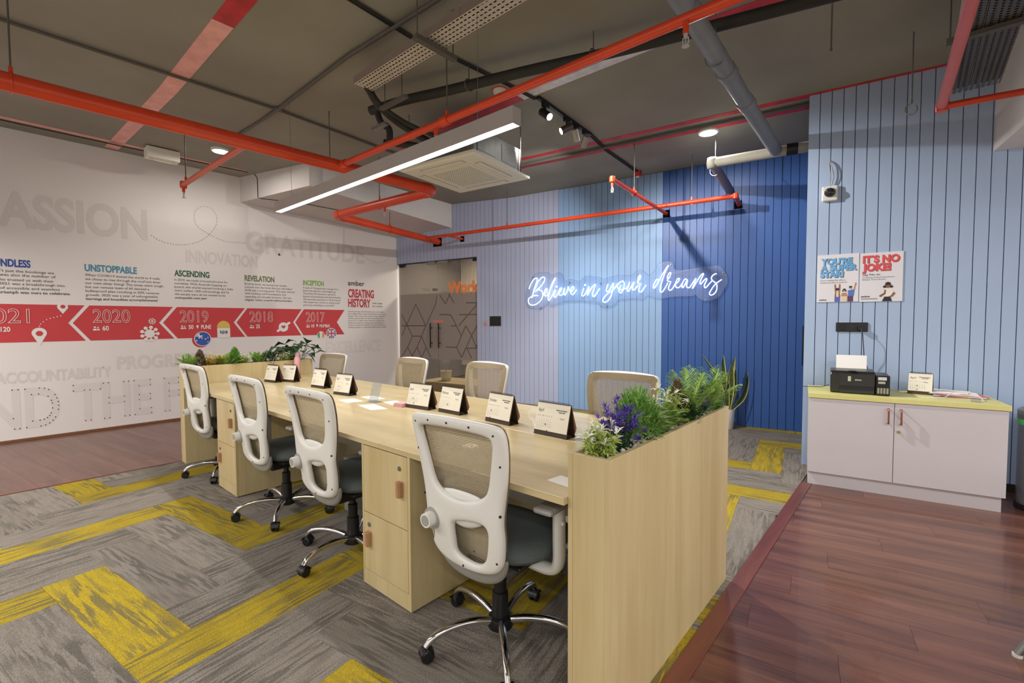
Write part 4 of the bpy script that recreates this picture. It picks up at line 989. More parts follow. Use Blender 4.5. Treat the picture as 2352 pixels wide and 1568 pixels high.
# ================================================================== CABINET AND WHAT STANDS ON IT
cb = thing('storage_cabinet', 'low grey-white cabinet with yellow top against the powder blue boards', 'cabinet', (-.105, 4.80, 0), BA)
m_cab = mat('grey_white_laminate', (206, 200, 204), .5, var=.012, scale=3); m_ytop = mat('lemon_laminate', (222, 216, 138), .45, var=.02)
CW, CD = 1.165, .545; h2 = CW / 2
MB().box(-h2 + .006, h2 - .006, -.27, .262, .105, .715).build('body', m_cab, cb)
MB().box(-h2 + .008, h2 - .02, -.262, .25, 0, .105).build('plinth', m_cab, cb)
MB().box(-h2, h2 + .006, -.296, .265, .716, .752).build('top', m_ytop, cb, bevel=.0015)
for (x0, x1, hx) in ((-h2 + .006, -.035 + .0, -.07), (-.031, h2 - .006, .005)):
    d = MB().box(x0, x1, -.288, -.2705, .108, .712).build('cabinet_door', m_cab, cb, bevel=.001)
    MB().tube(smooth_pts([(hx, -.288, .56), (hx, -.316, .563), (hx, -.318, .60), (hx, -.318, .64), (hx, -.316, .667), (hx, -.288, .67)], 3), .006, 8).build('bow_handle', mat('copper_pull', (176, 112, 92), .3, .8), d, smooth=50)
MB().cyl((-.005, -.294, .50), (-.005, -.288, .50), .011, n=16).build('lock', mat('brass', (196, 178, 120), .3, .9), cb, smooth=40)
ZC = .7525
def on_cab(x, y): return Vector((-.105, 4.80, 0)) + B * x + NN * y
# printer
pp = on_cab(-.235, -.005)
pn = thing('inkjet_printer', 'black ink tank printer on the left end of the yellow cabinet top', 'printer', (pp.x, pp.y, ZC), BA - RAD(2))
mb = MB(); sec = [(-.155, 0), (-.168, .015), (-.172, .15), (-.16, .168), (.15, .172), (.165, .16), (.165, .0)]
m_prn = mat('dark_grey_printer_plastic', (44, 43, 40), .35, var=.04); m_prn2 = mat('black_printer_plastic', (18, 18, 18), .3)
MB().prism([(y, z) for y, z in sec], -.19, .10, Matrix(((0, 0, 1, 0), (1, 0, 0, 0), (0, 1, 0, 0), (0, 0, 0, 1)))).build('body', m_prn, pn, bevel=.006)
MB().box(-.188, .098, -.155, .11, .169, .181).build('scanner_lid', m_prn, pn, bevel=.004)
MB().box(-.125, .098, -.1735, -.165, .062, .155).build('front_panel', m_prn, pn, bevel=.002)
MB().box(-.13, .095, -.1738, -.12, .028, .060).build('output_slot', m_black, pn)
MB().box(-.13, .095, -.1765, -.17, .006, .030).build('output_tray', m_prn, pn, bevel=.002)
MB().box(-.07, -.02, -.172, -.15, .179, .186).build('lid_handle', m_prn2, pn, bevel=.002)
tk = MB().box(.102, .19, -.19, .10, 0, .158).build('ink_tank_unit', m_prn2, pn, bevel=.008)
for i in range(4): MB().box(.112 + i * .0185, .125 + i * .0185, -.1915, -.189, .018, .062).build('ink_window', mat('ink_window_grey', (150, 146, 128), .3), tk)
for i in range(4): MB().box(.113 + i * .0185, .124 + i * .0185, -.1912, -.189, .076, .084).build('button', m_black, tk)
MB().box(.117, .16, -.1912, -.189, .094, .112).build('display', mat('display_grey', (170, 176, 160), .3), tk)
MB().box(.115, .168, -.1912, -.189, .122, .146).build('maker_sticker', mat('sticker_white', (214, 208, 210), .5), tk)
MB().box(-.075, -.055, -.1745, -.173, .10, .14).build('cartridge_sticker', mat('sticker_cream', (198, 196, 170), .5), pn)
FP_ = Matrix(((1, 0, 0, 0), (0, 0, -1, -.1737), (0, 1, 0, 0), (0, 0, 0, 1)))
lm = MB(); text(lm, 'EPSON', FP_, -.028, .012, .108, .009, bold=.03, d=.001); lm.build('maker_name', m_pwhite, pn)
FT_ = Matrix(((1, 0, 0, 0), (0, 0, -1, -.1915), (0, 1, 0, 0), (0, 0, 0, 1)))
pa = thing('feed_paper', 'white paper standing in the printer rear feed', 'paper', (pp.x, pp.y, ZC), BA - RAD(2))
MB().add([(-.15, .10, .165), (.06, .10, .165), (.062, .155, .29), (-.15, .155, .29), (-.15, .104, .165), (.06, .104, .165), (.062, .159, .29), (-.15, .159, .29)], [(0, 1, 2, 3), (7, 6, 5, 4), (0, 4, 5, 1), (1, 5, 6, 2), (2, 6, 7, 3), (3, 7, 4, 0)]).build('paper_sheets', m_paper, pa)
cc = on_cab(.165, .06)
calendar('tent calendar on the yellow cabinet top beside the printer', cc.x, cc.y, ZC + .0005, 8.85 - 14, 'April', ((3, 1), (3, 4)), w=.15)
pk = on_cab(.38, .09)
pt = thing('paper_pile', 'untidy pile of white papers and purple folders on the cabinet top', 'papers', (pk.x, pk.y, ZC), BA)
for k, (dx, dy, r, w_, d_, m) in enumerate(((.0, .0, 3, .30, .21, mat('purple_folder', (150, 96, 150), .5)), (.01, -.005, -4, .29, .20, m_paper), (.02, -.01, 6, .28, .20, mat('rose_folder', (206, 120, 130), .5)), (-.01, .02, -9, .28, .20, m_paper), (-.03, .03, 12, .27, .19, m_paper), (-.05, .05, -16, .27, .19, m_paper))):
    o = MB().box(-w_ / 2, w_ / 2, -d_ / 2, d_ / 2, 0, .0045).build('sheet_stack', m, pt); o.location = (dx, dy, .0005 + .005 * k); o.rotation_euler = (0, 0, RAD(r))
cp = [on_cab(*q) for q in ((.12, -.12), (.20, -.15), (.28, -.12), (.34, -.05), (.40, -.03), (.46, -.08), (.48, -.16))]
ch = thing('charging_cable', 'white cable looping over the cabinet top papers', 'cable', (0, 0, 0))
MB().tube(smooth_pts([(cp[0].x, cp[0].y, ZC + .003), (cp[1].x, cp[1].y, ZC + .003), (cp[2].x, cp[2].y, ZC + .012), (cp[3].x, cp[3].y, ZC + .045), (cp[4].x, cp[4].y, ZC + .05), (cp[5].x, cp[5].y, ZC + .04), (cp[6].x, cp[6].y, ZC + .006)], 6), .0028, 6).build('cord', m_plastic, ch, smooth=60)
o = MB().box(-.025, .025, -.016, .016, 0, .02).build('plug', m_greyplastic, ch, bevel=.004); o.location = (on_cab(.43, -.19).x, on_cab(.43, -.19).y, ZC)
# wall socket and printer lead
FW = FR @ Matrix.Translation((0, .0135, 0))
so = thing('socket_plate', 'black socket plate on the powder blue boards above the printer', 'socket')
MB().box(.238, .467, 0, .012, 1.24, 1.322, FW).build('plate', m_black, so, bevel=.004)
MB().box(.265, .31, .012, .016, 1.257, 1.305, FW).build('switch_rocker', m_blackmetal, so, bevel=.002)
MB().box(.335, .372, .012, .0135, 1.257, 1.305, FW).build('socket_face', m_prn2, so); MB().box(.385, .445, .012, .0135, 1.252, 1.31, FW).build('socket_face', m_prn2, so)
def wpt(M, *q): return [tuple(M @ Vector(p)) for p in q]
ld = thing('printer_lead', 'black power lead hanging from the socket down behind the printer', 'cable')
MB().box(.395, .435, .0135, .05, 1.255, 1.29, FW).build('plug', m_black, ld, bevel=.004)
MB().tube(smooth_pts(wpt(FW, (.415, .05, 1.27), (.425, .075, 1.22), (.435, .07, 1.10), (.445, .05, 1.0), (.47, .045, .92), (.475, .05, .85), (.46, .06, .78), (.46, .06, .756)), 6), .0035, 6).build('cord', m_black, ld, smooth=60)
l2 = thing('usb_lead', 'thin dark lead trailing off the left cabinet edge', 'cable')
MB().tube(smooth_pts([tuple(on_cab(*q)) + () for q in ()] or [(on_cab(-.43, .10).x, on_cab(-.43, .10).y, ZC + .03), (on_cab(-.48, .13).x, on_cab(-.48, .13).y, ZC + .006), (on_cab(-.53, .12).x, on_cab(-.53, .12).y, ZC + .005), (on_cab(-.57, .10).x, on_cab(-.57, .10).y, ZC + .006), (on_cab(-.62, .08).x, on_cab(-.62, .08).y, ZC + .004)], 5), .0028, 6).build('cord', m_black, l2, smooth=60)
# posters
m_sky = mat('poster_blue', (108, 172, 224), .6); m_navy = mat('poster_navy', (40, 52, 84), .6); m_prd = mat('poster_red', (222, 84, 88), .6); m_mar = mat('poster_maroon', (128, 44, 60), .6)
sk1 = mat('poster_tan_skin', (196, 138, 108), .6); sk2 = mat('poster_brown_skin', (146, 92, 62), .6); hair = mat('poster_dark_hair', (44, 36, 44), .6); teal = mat('poster_blue_cloth', (86, 122, 196), .6); jean = mat('poster_indigo_cloth', (96, 104, 196), .6); beige = mat('poster_beige_cloth', (226, 212, 180), .6); brn = mat('poster_brown_cloth', (150, 108, 76), .6); plum = mat('poster_plum_cloth', (104, 62, 100), .6)
m_board = mat('poster_board', (228, 226, 232), .5, var=.01)
PF = print_frame(RCORNER, .0205)
def poster(label, a0, a1, z0, z1):
    t = thing('poster_board', label, 'poster'); MB().box(a0, a1, 0, .007, z0, z1, FW).build('board', m_board, t, bevel=.001); return t
def ppr(t, name, m, shapes, d): return pr(name, m, shapes, t, PF, d)
t1 = poster('white poster board with blue slogan and three cheering figures', .090, .393, 1.505, 1.928)
t2 = poster('white poster board with red slogan and one figure', .399, .692, 1.501, 1.921)
for dx, dz, m, d in ((.004, -.003, m_navy, .001), (0, 0, m_sky, .002)):
    mb = MB()
    for s, xl, xr, z in (('YOU\u2019RE', .115, .345, 1.842), ('A SUPER', .112, .382, 1.784), ('STAR!', .112, .285, 1.726)): text(mb, s, PF, xl + dx, xr + dx, z + dz, .049, bold=.055, d=d)
    mb.build('slogan', m, t1)
for dx, dz, m, d in ((.003, -.003, m_mar, .001), (0, 0, m_prd, .002)):
    mb = MB()
    for s, xl, xr, z in (('IT\u2019S NO', .418, .668, 1.838), ('JOKE!', .416, .612, 1.768)): text(mb, s, PF, xl + dx, xr + dx, z + dz, .056, bold=.055, d=d)
    mb.build('slogan', m, t2)
mb = MB(); text(mb, 'You\u2019re making this office a', PF, .112, .30, 1.694, .0105); text(mb, 'wholesome place to work in!', PF, .112, .307, 1.674, .0105); text(mb, 'amber', PF, .107, .165, 1.52, .013, bold=.02); mb.build('small_print', m_ink, t1)
mb = MB(); text(mb, 'Say No to', PF, .418, .54, 1.726, .018); text(mb, 'Trivialising of Sexual harassment,', PF, .418, .636, 1.706, .0095); text(mb, 'Bullying, Taunts & Jokes', PF, .418, .578, 1.688, .0095); text(mb, 'amber', PF, .412, .475, 1.54, .015, bold=.02); mb.poly([(.412, 1.524, .002), (.525, 1.524, .002), (.525, 1.528, .002), (.412, 1.528, .002)], PF); mb.build('small_print', m_ink, t2)
E3 = .0015
def R4(x0, x1, z0, z1): return [(x0, z0), (x1, z0), (x1, z1), (x0, z1)]
ppr(t1, 'figure_legs', jean, [R4(.222, .262, 1.507, 1.552)], E3); ppr(t1, 'figure_jacket', brn, [[(.221, 1.55), (.263, 1.55), (.258, 1.60), (.226, 1.60)], bar(.228, 1.60, .224, 1.655, .011), bar(.256, 1.60, .257, 1.655, .011)], E3); ppr(t1, 'figure_shirt', beige, [R4(.234, .251, 1.55, 1.60)], E3 + .0004)
ppr(t1, 'figure_skin', sk1, [circ(.242, 1.612, .012, 14), circ(.224, 1.66, .006, 8), circ(.257, 1.66, .006, 8)], E3 + .0006); ppr(t1, 'figure_hair', hair, [[(.229, 1.61), (.255, 1.61), (.253, 1.626), (.242, 1.63), (.231, 1.626)]], E3 + .0008)
ppr(t1, 'figure_skirt', beige, [R4(.272, .312, 1.507, 1.56)], E3); ppr(t1, 'figure_arms', sk1, [[(.268, 1.555), (.316, 1.555), (.308, 1.585), (.276, 1.585)], circ(.292, 1.606, .011, 14)], E3 + .0004); ppr(t1, 'figure_hair', hair, [circ(.281, 1.602, .006, 8), circ(.303, 1.602, .006, 8), [(.281, 1.608), (.303, 1.608), (.299, 1.622), (.285, 1.622)]], E3 + .0008)
ppr(t1, 'figure_trousers', plum, [R4(.316, .356, 1.507, 1.556)], E3); ppr(t1, 'figure_shirt', teal, [[(.32, 1.556), (.36, 1.556), (.366, 1.615), (.318, 1.605)]], E3); ppr(t1, 'figure_skin', sk1, [circ(.336, 1.628, .011, 14), bar(.362, 1.61, .372, 1.664, .009), circ(.372, 1.667, .006, 8)], E3 + .0004); ppr(t1, 'figure_hair', hair, [[(.325, 1.63), (.347, 1.63), (.346, 1.643), (.327, 1.643)]], E3 + .0008)
ppr(t2, 'figure_skirt', hair, [[(.556, 1.503), (.624, 1.503), (.612, 1.542), (.572, 1.542)]], E3); ppr(t2, 'figure_blouse', m_pwhite, [[(.568, 1.542), (.614, 1.542), (.632, 1.588), (.612, 1.612), (.572, 1.612), (.552, 1.585)]], E3 + .0004)
ppr(t2, 'figure_skin', sk2, [circ(.594, 1.634, .018, 16), bar(.54, 1.545, .575, 1.57, .016), bar(.574, 1.566, .576, 1.6, .012), bar(.64, 1.575, .62, 1.545, .014), bar(.62, 1.545, .604, 1.54, .012)], E3 + .0006)
ppr(t2, 'figure_hair', hair, [circ(.572, 1.627, .011, 12), circ(.617, 1.627, .011, 12), [(.574, 1.64), (.614, 1.64), (.611, 1.66), (.594, 1.667), (.577, 1.66)]], E3 + .0009)
# dome camera
dc = thing('dome_camera', 'white dome security camera high on the powder blue boards', 'camera')
MB().box(.108, .226, 0, .035, 2.402, 2.535, FW).build('housing', m_plastic, dc, bevel=.012, seg=3)
dmo = MB()
for i in range(8):
    v = math.pi / 2 * i / 7
    for j in range(20):
        u = 6.28319 * j / 20; dmo.v.append(tuple(FW @ Vector((.167 + .041 * math.cos(v) * math.cos(u), .034 + .038 * math.sin(v), 2.475 + .041 * math.cos(v) * math.sin(u)))))
dmo.f = [(i * 20 + j, i * 20 + (j + 1) % 20, (i + 1) * 20 + (j + 1) % 20, (i + 1) * 20 + j) for i in range(7) for j in range(20)]; dmo.m = [0] * len(dmo.f)
dmo.build('dome', mat('dark_dome', (40, 42, 48), .08), dc, smooth=180)
rg = MB(); rg.tube([tuple(FW @ Vector((.167 + .044 * math.cos(a), .034, 2.475 + .044 * math.sin(a)))) for a in [6.28319 * i / 24 for i in range(25)]], .004, 6, False); rg.build('dome_ring', m_plastic, dc, smooth=180)
for z in (.0, .012): MB().tube(smooth_pts(wpt(FW, (.165, .004, 2.76), (.158 + z, .03, 2.72), (.168 + z * 2, .03, 2.62), (.165 + z, .02, 2.535)), 5), .004, 6).build('cable', m_greyplastic, dc, smooth=60)
# switches by the door
FWB = FB @ Matrix.Translation((0, .0135, 0))
sw = thing('switch_plate', 'black multi-switch plate on the pale blue boards beside the glass door', 'switch')
MB().box(2.198, 2.424, 0, .012, 1.27, 1.435, FWB).build('plate', m_black, sw, bevel=.004)
for r in range(2):
    for c in range(3 + r): MB().box(2.215 + c * (.065 if r == 0 else .05), 2.215 + (.055 if r == 0 else .042) + c * (.065 if r == 0 else .05), .012, .016, 1.36 - r * .075, 1.42 - r * .075, FWB).build('rocker', m_blackmetal, sw, bevel=.002)
er = thing('exit_button', 'small pale red exit button plate left of the switch plate', 'button')
MB().box(2.065, 2.14, 0, .01, 1.272, 1.354, FWB).build('plate', mat('pale_red_plate', (206, 160, 160), .5), er, bevel=.003); MB().cyl(FWB @ Vector((2.1, .01, 1.313)), FWB @ Vector((2.1, .014, 1.313)), .014, n=14).build('push_button', m_steel, er, smooth=40)
hd = thing('pull_handle', 'tall black pull handle at the edge of the royal blue boards', 'handle')
MB().box(6.728, 6.748, .03, .045, .81, 1.28, FWB).box(6.732, 6.744, 0, .03, .85, .87, FWB).box(6.732, 6.744, 0, .03, 1.22, 1.24, FWB).build('grip', m_black, hd)

# ================================================================== NEON SIGN
NEON=[
[(2.997,1.862),(3.03,1.935),(3.087,2.01),(3.127,2.03),(3.15,2.017),(3.139,1.965),(3.095,1.861),(3.05,1.721)],
[(3.05,1.721),(3.07,1.777),(3.111,1.875),(3.159,1.964),(3.223,2.027),(3.263,2.039),(3.281,2.02),(3.271,1.972),(3.223,1.905),(3.119,1.818),(3.159,1.841),(3.207,1.836),(3.243,1.799),(3.247,1.743),(3.215,1.681),(3.151,1.627),(3.07,1.604),(3.008,1.619),(2.986,1.666),(3.0,1.716),(3.054,1.742),(3.111,1.755),(3.163,1.749)],
[(3.271,1.77),(3.31,1.804),(3.326,1.845),(3.31,1.859),(3.287,1.832),(3.271,1.784),(3.279,1.749),(3.31,1.741),(3.338,1.761),(3.388,1.849),(3.435,1.944),(3.469,2.004),(3.462,2.011),(3.435,1.971),(3.388,1.87),(3.345,1.726),(3.349,1.671),(3.373,1.684),(3.419,1.751),(3.466,1.839),(3.443,1.751),(3.45,1.719),(3.481,1.725),(3.519,1.775),(3.557,1.808),(3.576,1.842),(3.565,1.859),(3.538,1.829),(3.527,1.782),(3.542,1.747),(3.576,1.746),(3.606,1.772),(3.625,1.853)],
[(3.625,1.853),(3.618,1.799),(3.625,1.745),(3.655,1.771),(3.677,1.824),(3.689,1.871),(3.7,1.823),(3.733,1.788),(3.766,1.82),(3.781,1.853),(3.762,1.871),(3.74,1.842),(3.729,1.788),(3.744,1.751),(3.774,1.756),(3.825,1.818)],
[(3.483,1.869),(3.495,1.889)],
[(3.96,1.872),(3.966,1.895)],
[(3.944,1.84),(3.915,1.755),(3.919,1.725),(3.944,1.727),(3.983,1.772),(4.018,1.837),(4.025,1.856),(4.015,1.797),(4.001,1.729),(4.054,1.822),(4.11,1.879),(4.124,1.885),(4.124,1.865),(4.096,1.794),(4.086,1.736),(4.096,1.706),(4.124,1.721),(4.159,1.772),(4.193,1.823)],
[(4.321,1.882),(4.301,1.815),(4.301,1.777),(4.317,1.769),(4.347,1.799),(4.382,1.855),(4.401,1.893),(4.402,1.85),(4.392,1.788),(4.367,1.707),(4.322,1.641),(4.272,1.618),(4.243,1.638),(4.256,1.681),(4.312,1.738),(4.387,1.788),(4.437,1.834),(4.461,1.876),(4.466,1.833),(4.491,1.798),(4.536,1.792),(4.56,1.829),(4.564,1.88),(4.545,1.912),(4.515,1.906),(4.481,1.884),(4.464,1.847)],
[(4.513,1.859),(4.496,1.822),(4.486,1.779),(4.497,1.75),(4.516,1.745),(4.536,1.773),(4.545,1.791),(4.608,1.822),(4.623,1.84),(4.641,1.898),(4.623,1.84),(4.608,1.798),(4.611,1.767),(4.63,1.769),(4.661,1.824),(4.704,1.893),(4.685,1.828),(4.683,1.79),(4.7,1.78),(4.728,1.803),(4.766,1.852)],
[(4.756,1.895),(4.765,1.945),(4.779,1.982),(4.795,1.976),(4.791,1.944),(4.765,1.904),(4.751,1.886),(4.765,1.871),(4.794,1.865),(4.78,1.814),(4.773,1.768),(4.79,1.749),(4.818,1.762),(4.846,1.802),(4.871,1.841)],
[(5.048,1.878),(5.035,1.91),(5.014,1.906),(4.988,1.859),(4.975,1.806),(4.986,1.793),(5.009,1.821),(5.048,1.888),(5.097,1.976),(5.143,2.052),(5.176,2.094),(5.158,2.056),(5.123,1.979),(5.083,1.855),(5.068,1.781),(5.071,1.744),(5.089,1.735),(5.12,1.769),(5.171,1.861)],
[(5.165,1.914),(5.165,1.945),(5.185,1.986),(5.205,1.993),(5.205,1.969),(5.185,1.923),(5.163,1.893),(5.176,1.879),(5.206,1.87),(5.186,1.818),(5.179,1.777),(5.192,1.758),(5.213,1.76),(5.238,1.79),(5.263,1.831),(5.303,1.865),(5.32,1.901),(5.307,1.912),(5.287,1.892),(5.27,1.841),(5.276,1.799),(5.299,1.785),(5.328,1.802),(5.353,1.837)],
[(5.422,1.88),(5.402,1.899),(5.377,1.882),(5.356,1.832),(5.354,1.796),(5.366,1.785),(5.388,1.82),(5.41,1.865),(5.422,1.88),(5.415,1.834),(5.413,1.798),(5.433,1.779),(5.457,1.791),(5.486,1.836),(5.529,1.9),(5.51,1.835),(5.487,1.769),(5.53,1.839),(5.577,1.918),(5.61,1.956),(5.622,1.953),(5.61,1.921),(5.582,1.857),(5.583,1.826),(5.597,1.826),(5.621,1.86),(5.649,1.889),(5.661,1.886),(5.654,1.853),(5.633,1.804),(5.641,1.773),(5.66,1.782),(5.697,1.826),(5.727,1.86)],
[(5.779,1.947),(5.747,1.939),(5.719,1.905),(5.724,1.87),(5.753,1.843),(5.781,1.812),(5.786,1.772),(5.777,1.723),(5.745,1.684),(5.713,1.675),(5.696,1.695),(5.707,1.725),(5.739,1.779),(5.776,1.822),(5.813,1.85),(5.84,1.869)],
]
OUT=[(2.969,1.575),(3.129,1.537),(3.27,1.575),(3.332,1.608),(3.394,1.58),(3.537,1.617),(3.648,1.648),(3.97,1.639),(4.177,1.621),(4.197,1.569),(4.311,1.542),(4.423,1.577),(4.474,1.638),(4.602,1.653),(4.727,1.662),(4.82,1.641),(4.898,1.693),(5.03,1.647),(5.147,1.655),(5.261,1.669),(5.484,1.668),(5.522,1.69),(5.566,1.637),(5.673,1.594),(5.803,1.641),(5.864,1.739),(5.903,1.82),(5.892,1.931),(5.824,2.035),(5.746,2.051),(5.534,2.037),(5.269,2.025),(5.228,2.127),(5.142,2.15),(5.043,2.128),(4.997,2.042),(4.908,1.975),(4.835,2.04),(4.737,2.046),(4.663,1.989),(4.472,2.0),(4.309,1.971),(4.229,1.963),(4.141,1.999),(3.969,2.015),(3.864,1.949),(3.72,1.983),(3.625,1.961),(3.596,2.049),(3.522,2.1),(3.424,2.065),(3.31,2.113),(3.115,2.103),(3.019,1.991),(2.937,1.82),(2.929,1.681)]
ns = thing('neon_sign', 'white glowing script sign on clear acrylic across the blue boards', 'sign')
m_neon = emit('neon_white', (232, 240, 255), 4.0)
def nw(a, z, d): return tuple(FB @ Vector((a, d, z)))
for i, s in enumerate(NEON):
    pts = smooth_pts([Vector((a, z)) for a, z in s], 4) if len(s) > 2 else [Vector(p) for p in s]
    MB().tube([nw(p.x, p.y, .068) for p in pts], (.0055 if len(s) > 2 else .010), 6).build('neon_tube', m_neon, ns, smooth=180)
ac = MB(); ol = smooth_pts([Vector(p) for p in OUT] + [Vector(OUT[0])], 3)[:-1]
ac.prism([(p.x, p.y) for p in ol], 0, .005, Matrix(((B.x, 0, -NN.x, (CORNER - NN * .05).x), (B.y, 0, -NN.y, (CORNER - NN * .05).y), (0, 1, 0, 0), (0, 0, 0, 1))))
ac.build('acrylic_backing', clear('acrylic_backing', (244, 248, 252), .04, .4, .02, (220, 230, 245)), ns)
rimm = MB(); rimm.tube([nw(p.x, p.y, .0525) for p in ol] + [nw(ol[0].x, ol[0].y, .0525)], .0018, 4, False); rimm.build('acrylic_rim', clear('acrylic_edge', (190, 204, 226), .08, .1, .10, (190, 205, 230)), ns)
for a, z in ((3.05, 2.05), (3.7, 1.93), (4.2, 1.9), (4.75, 2.0), (5.2, 2.1), (5.85, 1.95), (3.2, 1.56), (4.3, 1.57), (5.65, 1.62)): MB().cyl(nw(a, z, .0135), nw(a, z, .056), .008, n=10).build('standoff', m_steel, ns, smooth=40)
for k, wv in enumerate((((3.6, 1.67), (3.75, 1.64), (3.9, 1.66), (4.05, 1.62), (4.19, 1.61), (4.2, 1.58), (4.32, 1.575)), ((5.2, 1.99), (5.35, 2.0), (5.5, 2.03), (5.62, 2.0), (5.75, 1.93), (5.9, 1.93)), ((5.1, 2.0), (5.3, 1.98), (5.5, 1.94), (5.6, 1.89)))):
    MB().tube(smooth_pts([nw(a, z, .045) for a, z in wv], 4), .0018, 5).build('wire', m_greyplastic, ns, smooth=60)

# ================================================================== FLOOR THINGS
sp = thing('snake_plant', 'snake plant in a white pot against the royal blue boards', 'plant', (-1.72, 6.10, 0))
MB().lathe([(.052, 0), (.056, .004), (.076, .235), (.078, .25), (.072, .25), (.070, .225), (.001, .222)], 28).build('pot', mat('white_ceramic', (232, 228, 222), .3, coat=.3), sp, smooth=40)
MB().lathe([(.071, .215), (.06, .232), (.001, .235)], 20).build('soil', m_soil, sp)
m_sg = mat('snake_leaf_green', (72, 92, 52), .45, var=.35, scale=8, stretch=(1, 1, 9)); m_sy = mat('snake_leaf_margin', (202, 196, 112), .5, var=.1)
def sleaf(tip, w, bow, tw):
    mb = MB(); n = 9; tip = Vector(tip); base = Vector((tip.x * .10, tip.y * .10, .22)); r0 = _R
    for i in range(n + 1):
        t = i / n; p = base.lerp(tip, t) + Vector(bow) * math.sin(math.pi * t); wd_ = w * 1.45 * (math.sin(math.pi * (.12 + .88 * t)) ** .7 if t < 1 else 0.02) * (.55 + .45 * min(1, t * 3))
        s = (r0 * math.cos(tw * t) + Vector((-r0.y, r0.x, 0)) * math.sin(tw * t)); u = s.cross(Vector((0, 0, 1)))
        for k, f in enumerate((-1, -.72, 0, .72, 1)): mb.v.append(tuple(p + s * wd_ / 2 * f + u * .008 * (f * f)))
    for i in range(n):
        for k in range(4): mb.f.append((i * 5 + k, i * 5 + k + 1, i * 5 + k + 6, i * 5 + k + 5)); mb.m.append(1 if k in (0, 3) else 0)
    mb.build('leaf', [m_sg, m_sy], sp, smooth=60)
def tp(r, z, back=0): q = _R * r + Vector((_F.x, _F.y, 0)).normalized() * back; return (q.x, q.y, z)
for tip, w, bow, tw in ((tp(-.345, .93), .045, tp(.06, .0), .3), (tp(-.06, .92, .04), .06, tp(-.02, 0), .2), (tp(.07, .90), .062, tp(-.03, 0), -.2), (tp(.235, .70), .066, tp(.05, -.05), .5), (tp(-.19, .62), .05, tp(.03, .0), .2), (tp(.10, .76, .05), .05, tp(.02, 0), .4), (tp(.02, .80, -.05), .058, tp(.0, 0), -.3), (tp(-.02, .6, -.06), .05, tp(-.03, 0), .3)): sleaf(tip, w, bow, tw)
bn = thing('pedal_bin', 'stainless steel pedal bin with green liner at the right edge', 'bin', (.735, 4.87, 0))
MB().lathe([(.152, .035), (.152, .60), (.150, .605)], 40).build('body', mat('brushed_stainless', (176, 178, 180), .28, 1.0, var=.06, scale=4, stretch=(1, 1, .1)), bn, smooth=40)
MB().lathe([(.158, 0), (.158, .03), (.150, .04)], 40).build('base_ring', m_black, bn, smooth=40)
MB().lathe([(.155, .60), (.156, .635), (.152, .64)], 40).build('liner_band', mat('green_liner', (110, 226, 128), .5), bn, smooth=40)
MB().lathe([(.157, .64), (.158, .70), (.14, .715), (.10, .717), (.001, .717)], 40).build('lid', m_steel, bn, smooth=40)
tb = thing('side_table', 'table with slanted grey metal legs cut by the right frame edge', 'table', (1.0, 2.85, 0))
MB().prism([(.54 * math.cos(6.28319 * i / 40) , .54 * math.sin(6.28319 * i / 40)) for i in range(40)], .72, .745).build('table_top', m_maple_x, tb, bevel=.003)
for (x, y) in ((-.655, -.18), (.655, -.18), (0, .6), (0, -.6)):
    l = MB().cyl((x, y, .012), (x * .5, y * .5, .72), .014, n=14).build('leg', m_steel, tb, smooth=40); MB().cyl((x, y, 0), (x, y, .012), .016, n=14).build('glide', m_plastic, l, smooth=40)
# pot behind the glass
gp = thing('twig_plant', 'cream pot with a small pale twig plant behind the glass door', 'plant', tuple(FB @ Vector((.78, -.5, .181))))
MB().lathe([(.085, 0), (.09, .004), (.115, .19), (.118, .2), (.11, .2), (.108, .18), (.001, .175)], 26).build('pot', mat('cream_pot', (218, 212, 186), .5), gp, smooth=40)
tw_ = MB(); lf = MB()
for i in range(14):
    d = Vector((rnd.uniform(-1, 1), rnd.uniform(-1, 1), rnd.uniform(1.1, 2.0))).normalized(); tip = Vector((0, 0, .18)) + Vector((d.x * .24, d.y * .24, d.z * .32)); tw_.tube([(0, 0, .17), tuple(tip)], .003, 4)
    for k in range(9): leaf(lf, tip - d * .02 * k + rv(.01), dome() + rv(.3), .03, .014, .2)
tw_.build('twigs', mat('pale_twig', (196, 176, 160), .7), gp); lf.build('foliage', mat('silver_leaf', (170, 200, 184), .6, var=.1), gp)

# ================================================================== CEILING SERVICES
m_alu = mat('grey_anodised_housing', (176, 168, 164), .45, .0, var=.03)
m_diff = emit('led_diffuser', (255, 250, 244), 7.0)
def linear_light(x, y, label):
    t = thing('linear_light', label, 'light', (x, y, 2.40), 0, 'suspended linear lights')
    MB().box(-1.499, 1.499, -.034, -.027, 0, .09).box(-1.499, 1.499, .027, .034, 0, .09).box(-1.499, 1.499, -.027, .027, .083, .09).box(-1.505, -1.499, -.034, .034, 0, .09).box(1.499, 1.505, -.034, .034, 0, .09).build('housing', m_alu, t)
    MB().box(-1.499, 1.499, -.027, .027, .0, .006).build('diffuser', m_diff, t)
    for wx in (-1.21, 1.21):
        MB().cyl((wx, 0, .09), (wx, 0, .11), .006, n=8).cyl((wx, 0, .11), (wx, 0, ceil_z(x + wx) - 2.40), .0014, n=6).build('suspension_wire', m_steel, t, smooth=40)
    return t
linear_light(-3.145, 1.94, 'long glowing linear light hanging over the bench desk')
for lx, ly, lab in ((-3.1, -1.2, 'added unseen linear light behind the camera to the left of the room'), (-6.12, -1.2, 'added unseen linear light along the white wall behind the camera'), (1.5, -1.0, 'added unseen linear light behind the camera to the right'), (2.0, 2.2, 'added unseen linear light over the cherry floor outside the frame')): linear_light(lx, ly, lab)  # housings for the added fill lamps, all unseen

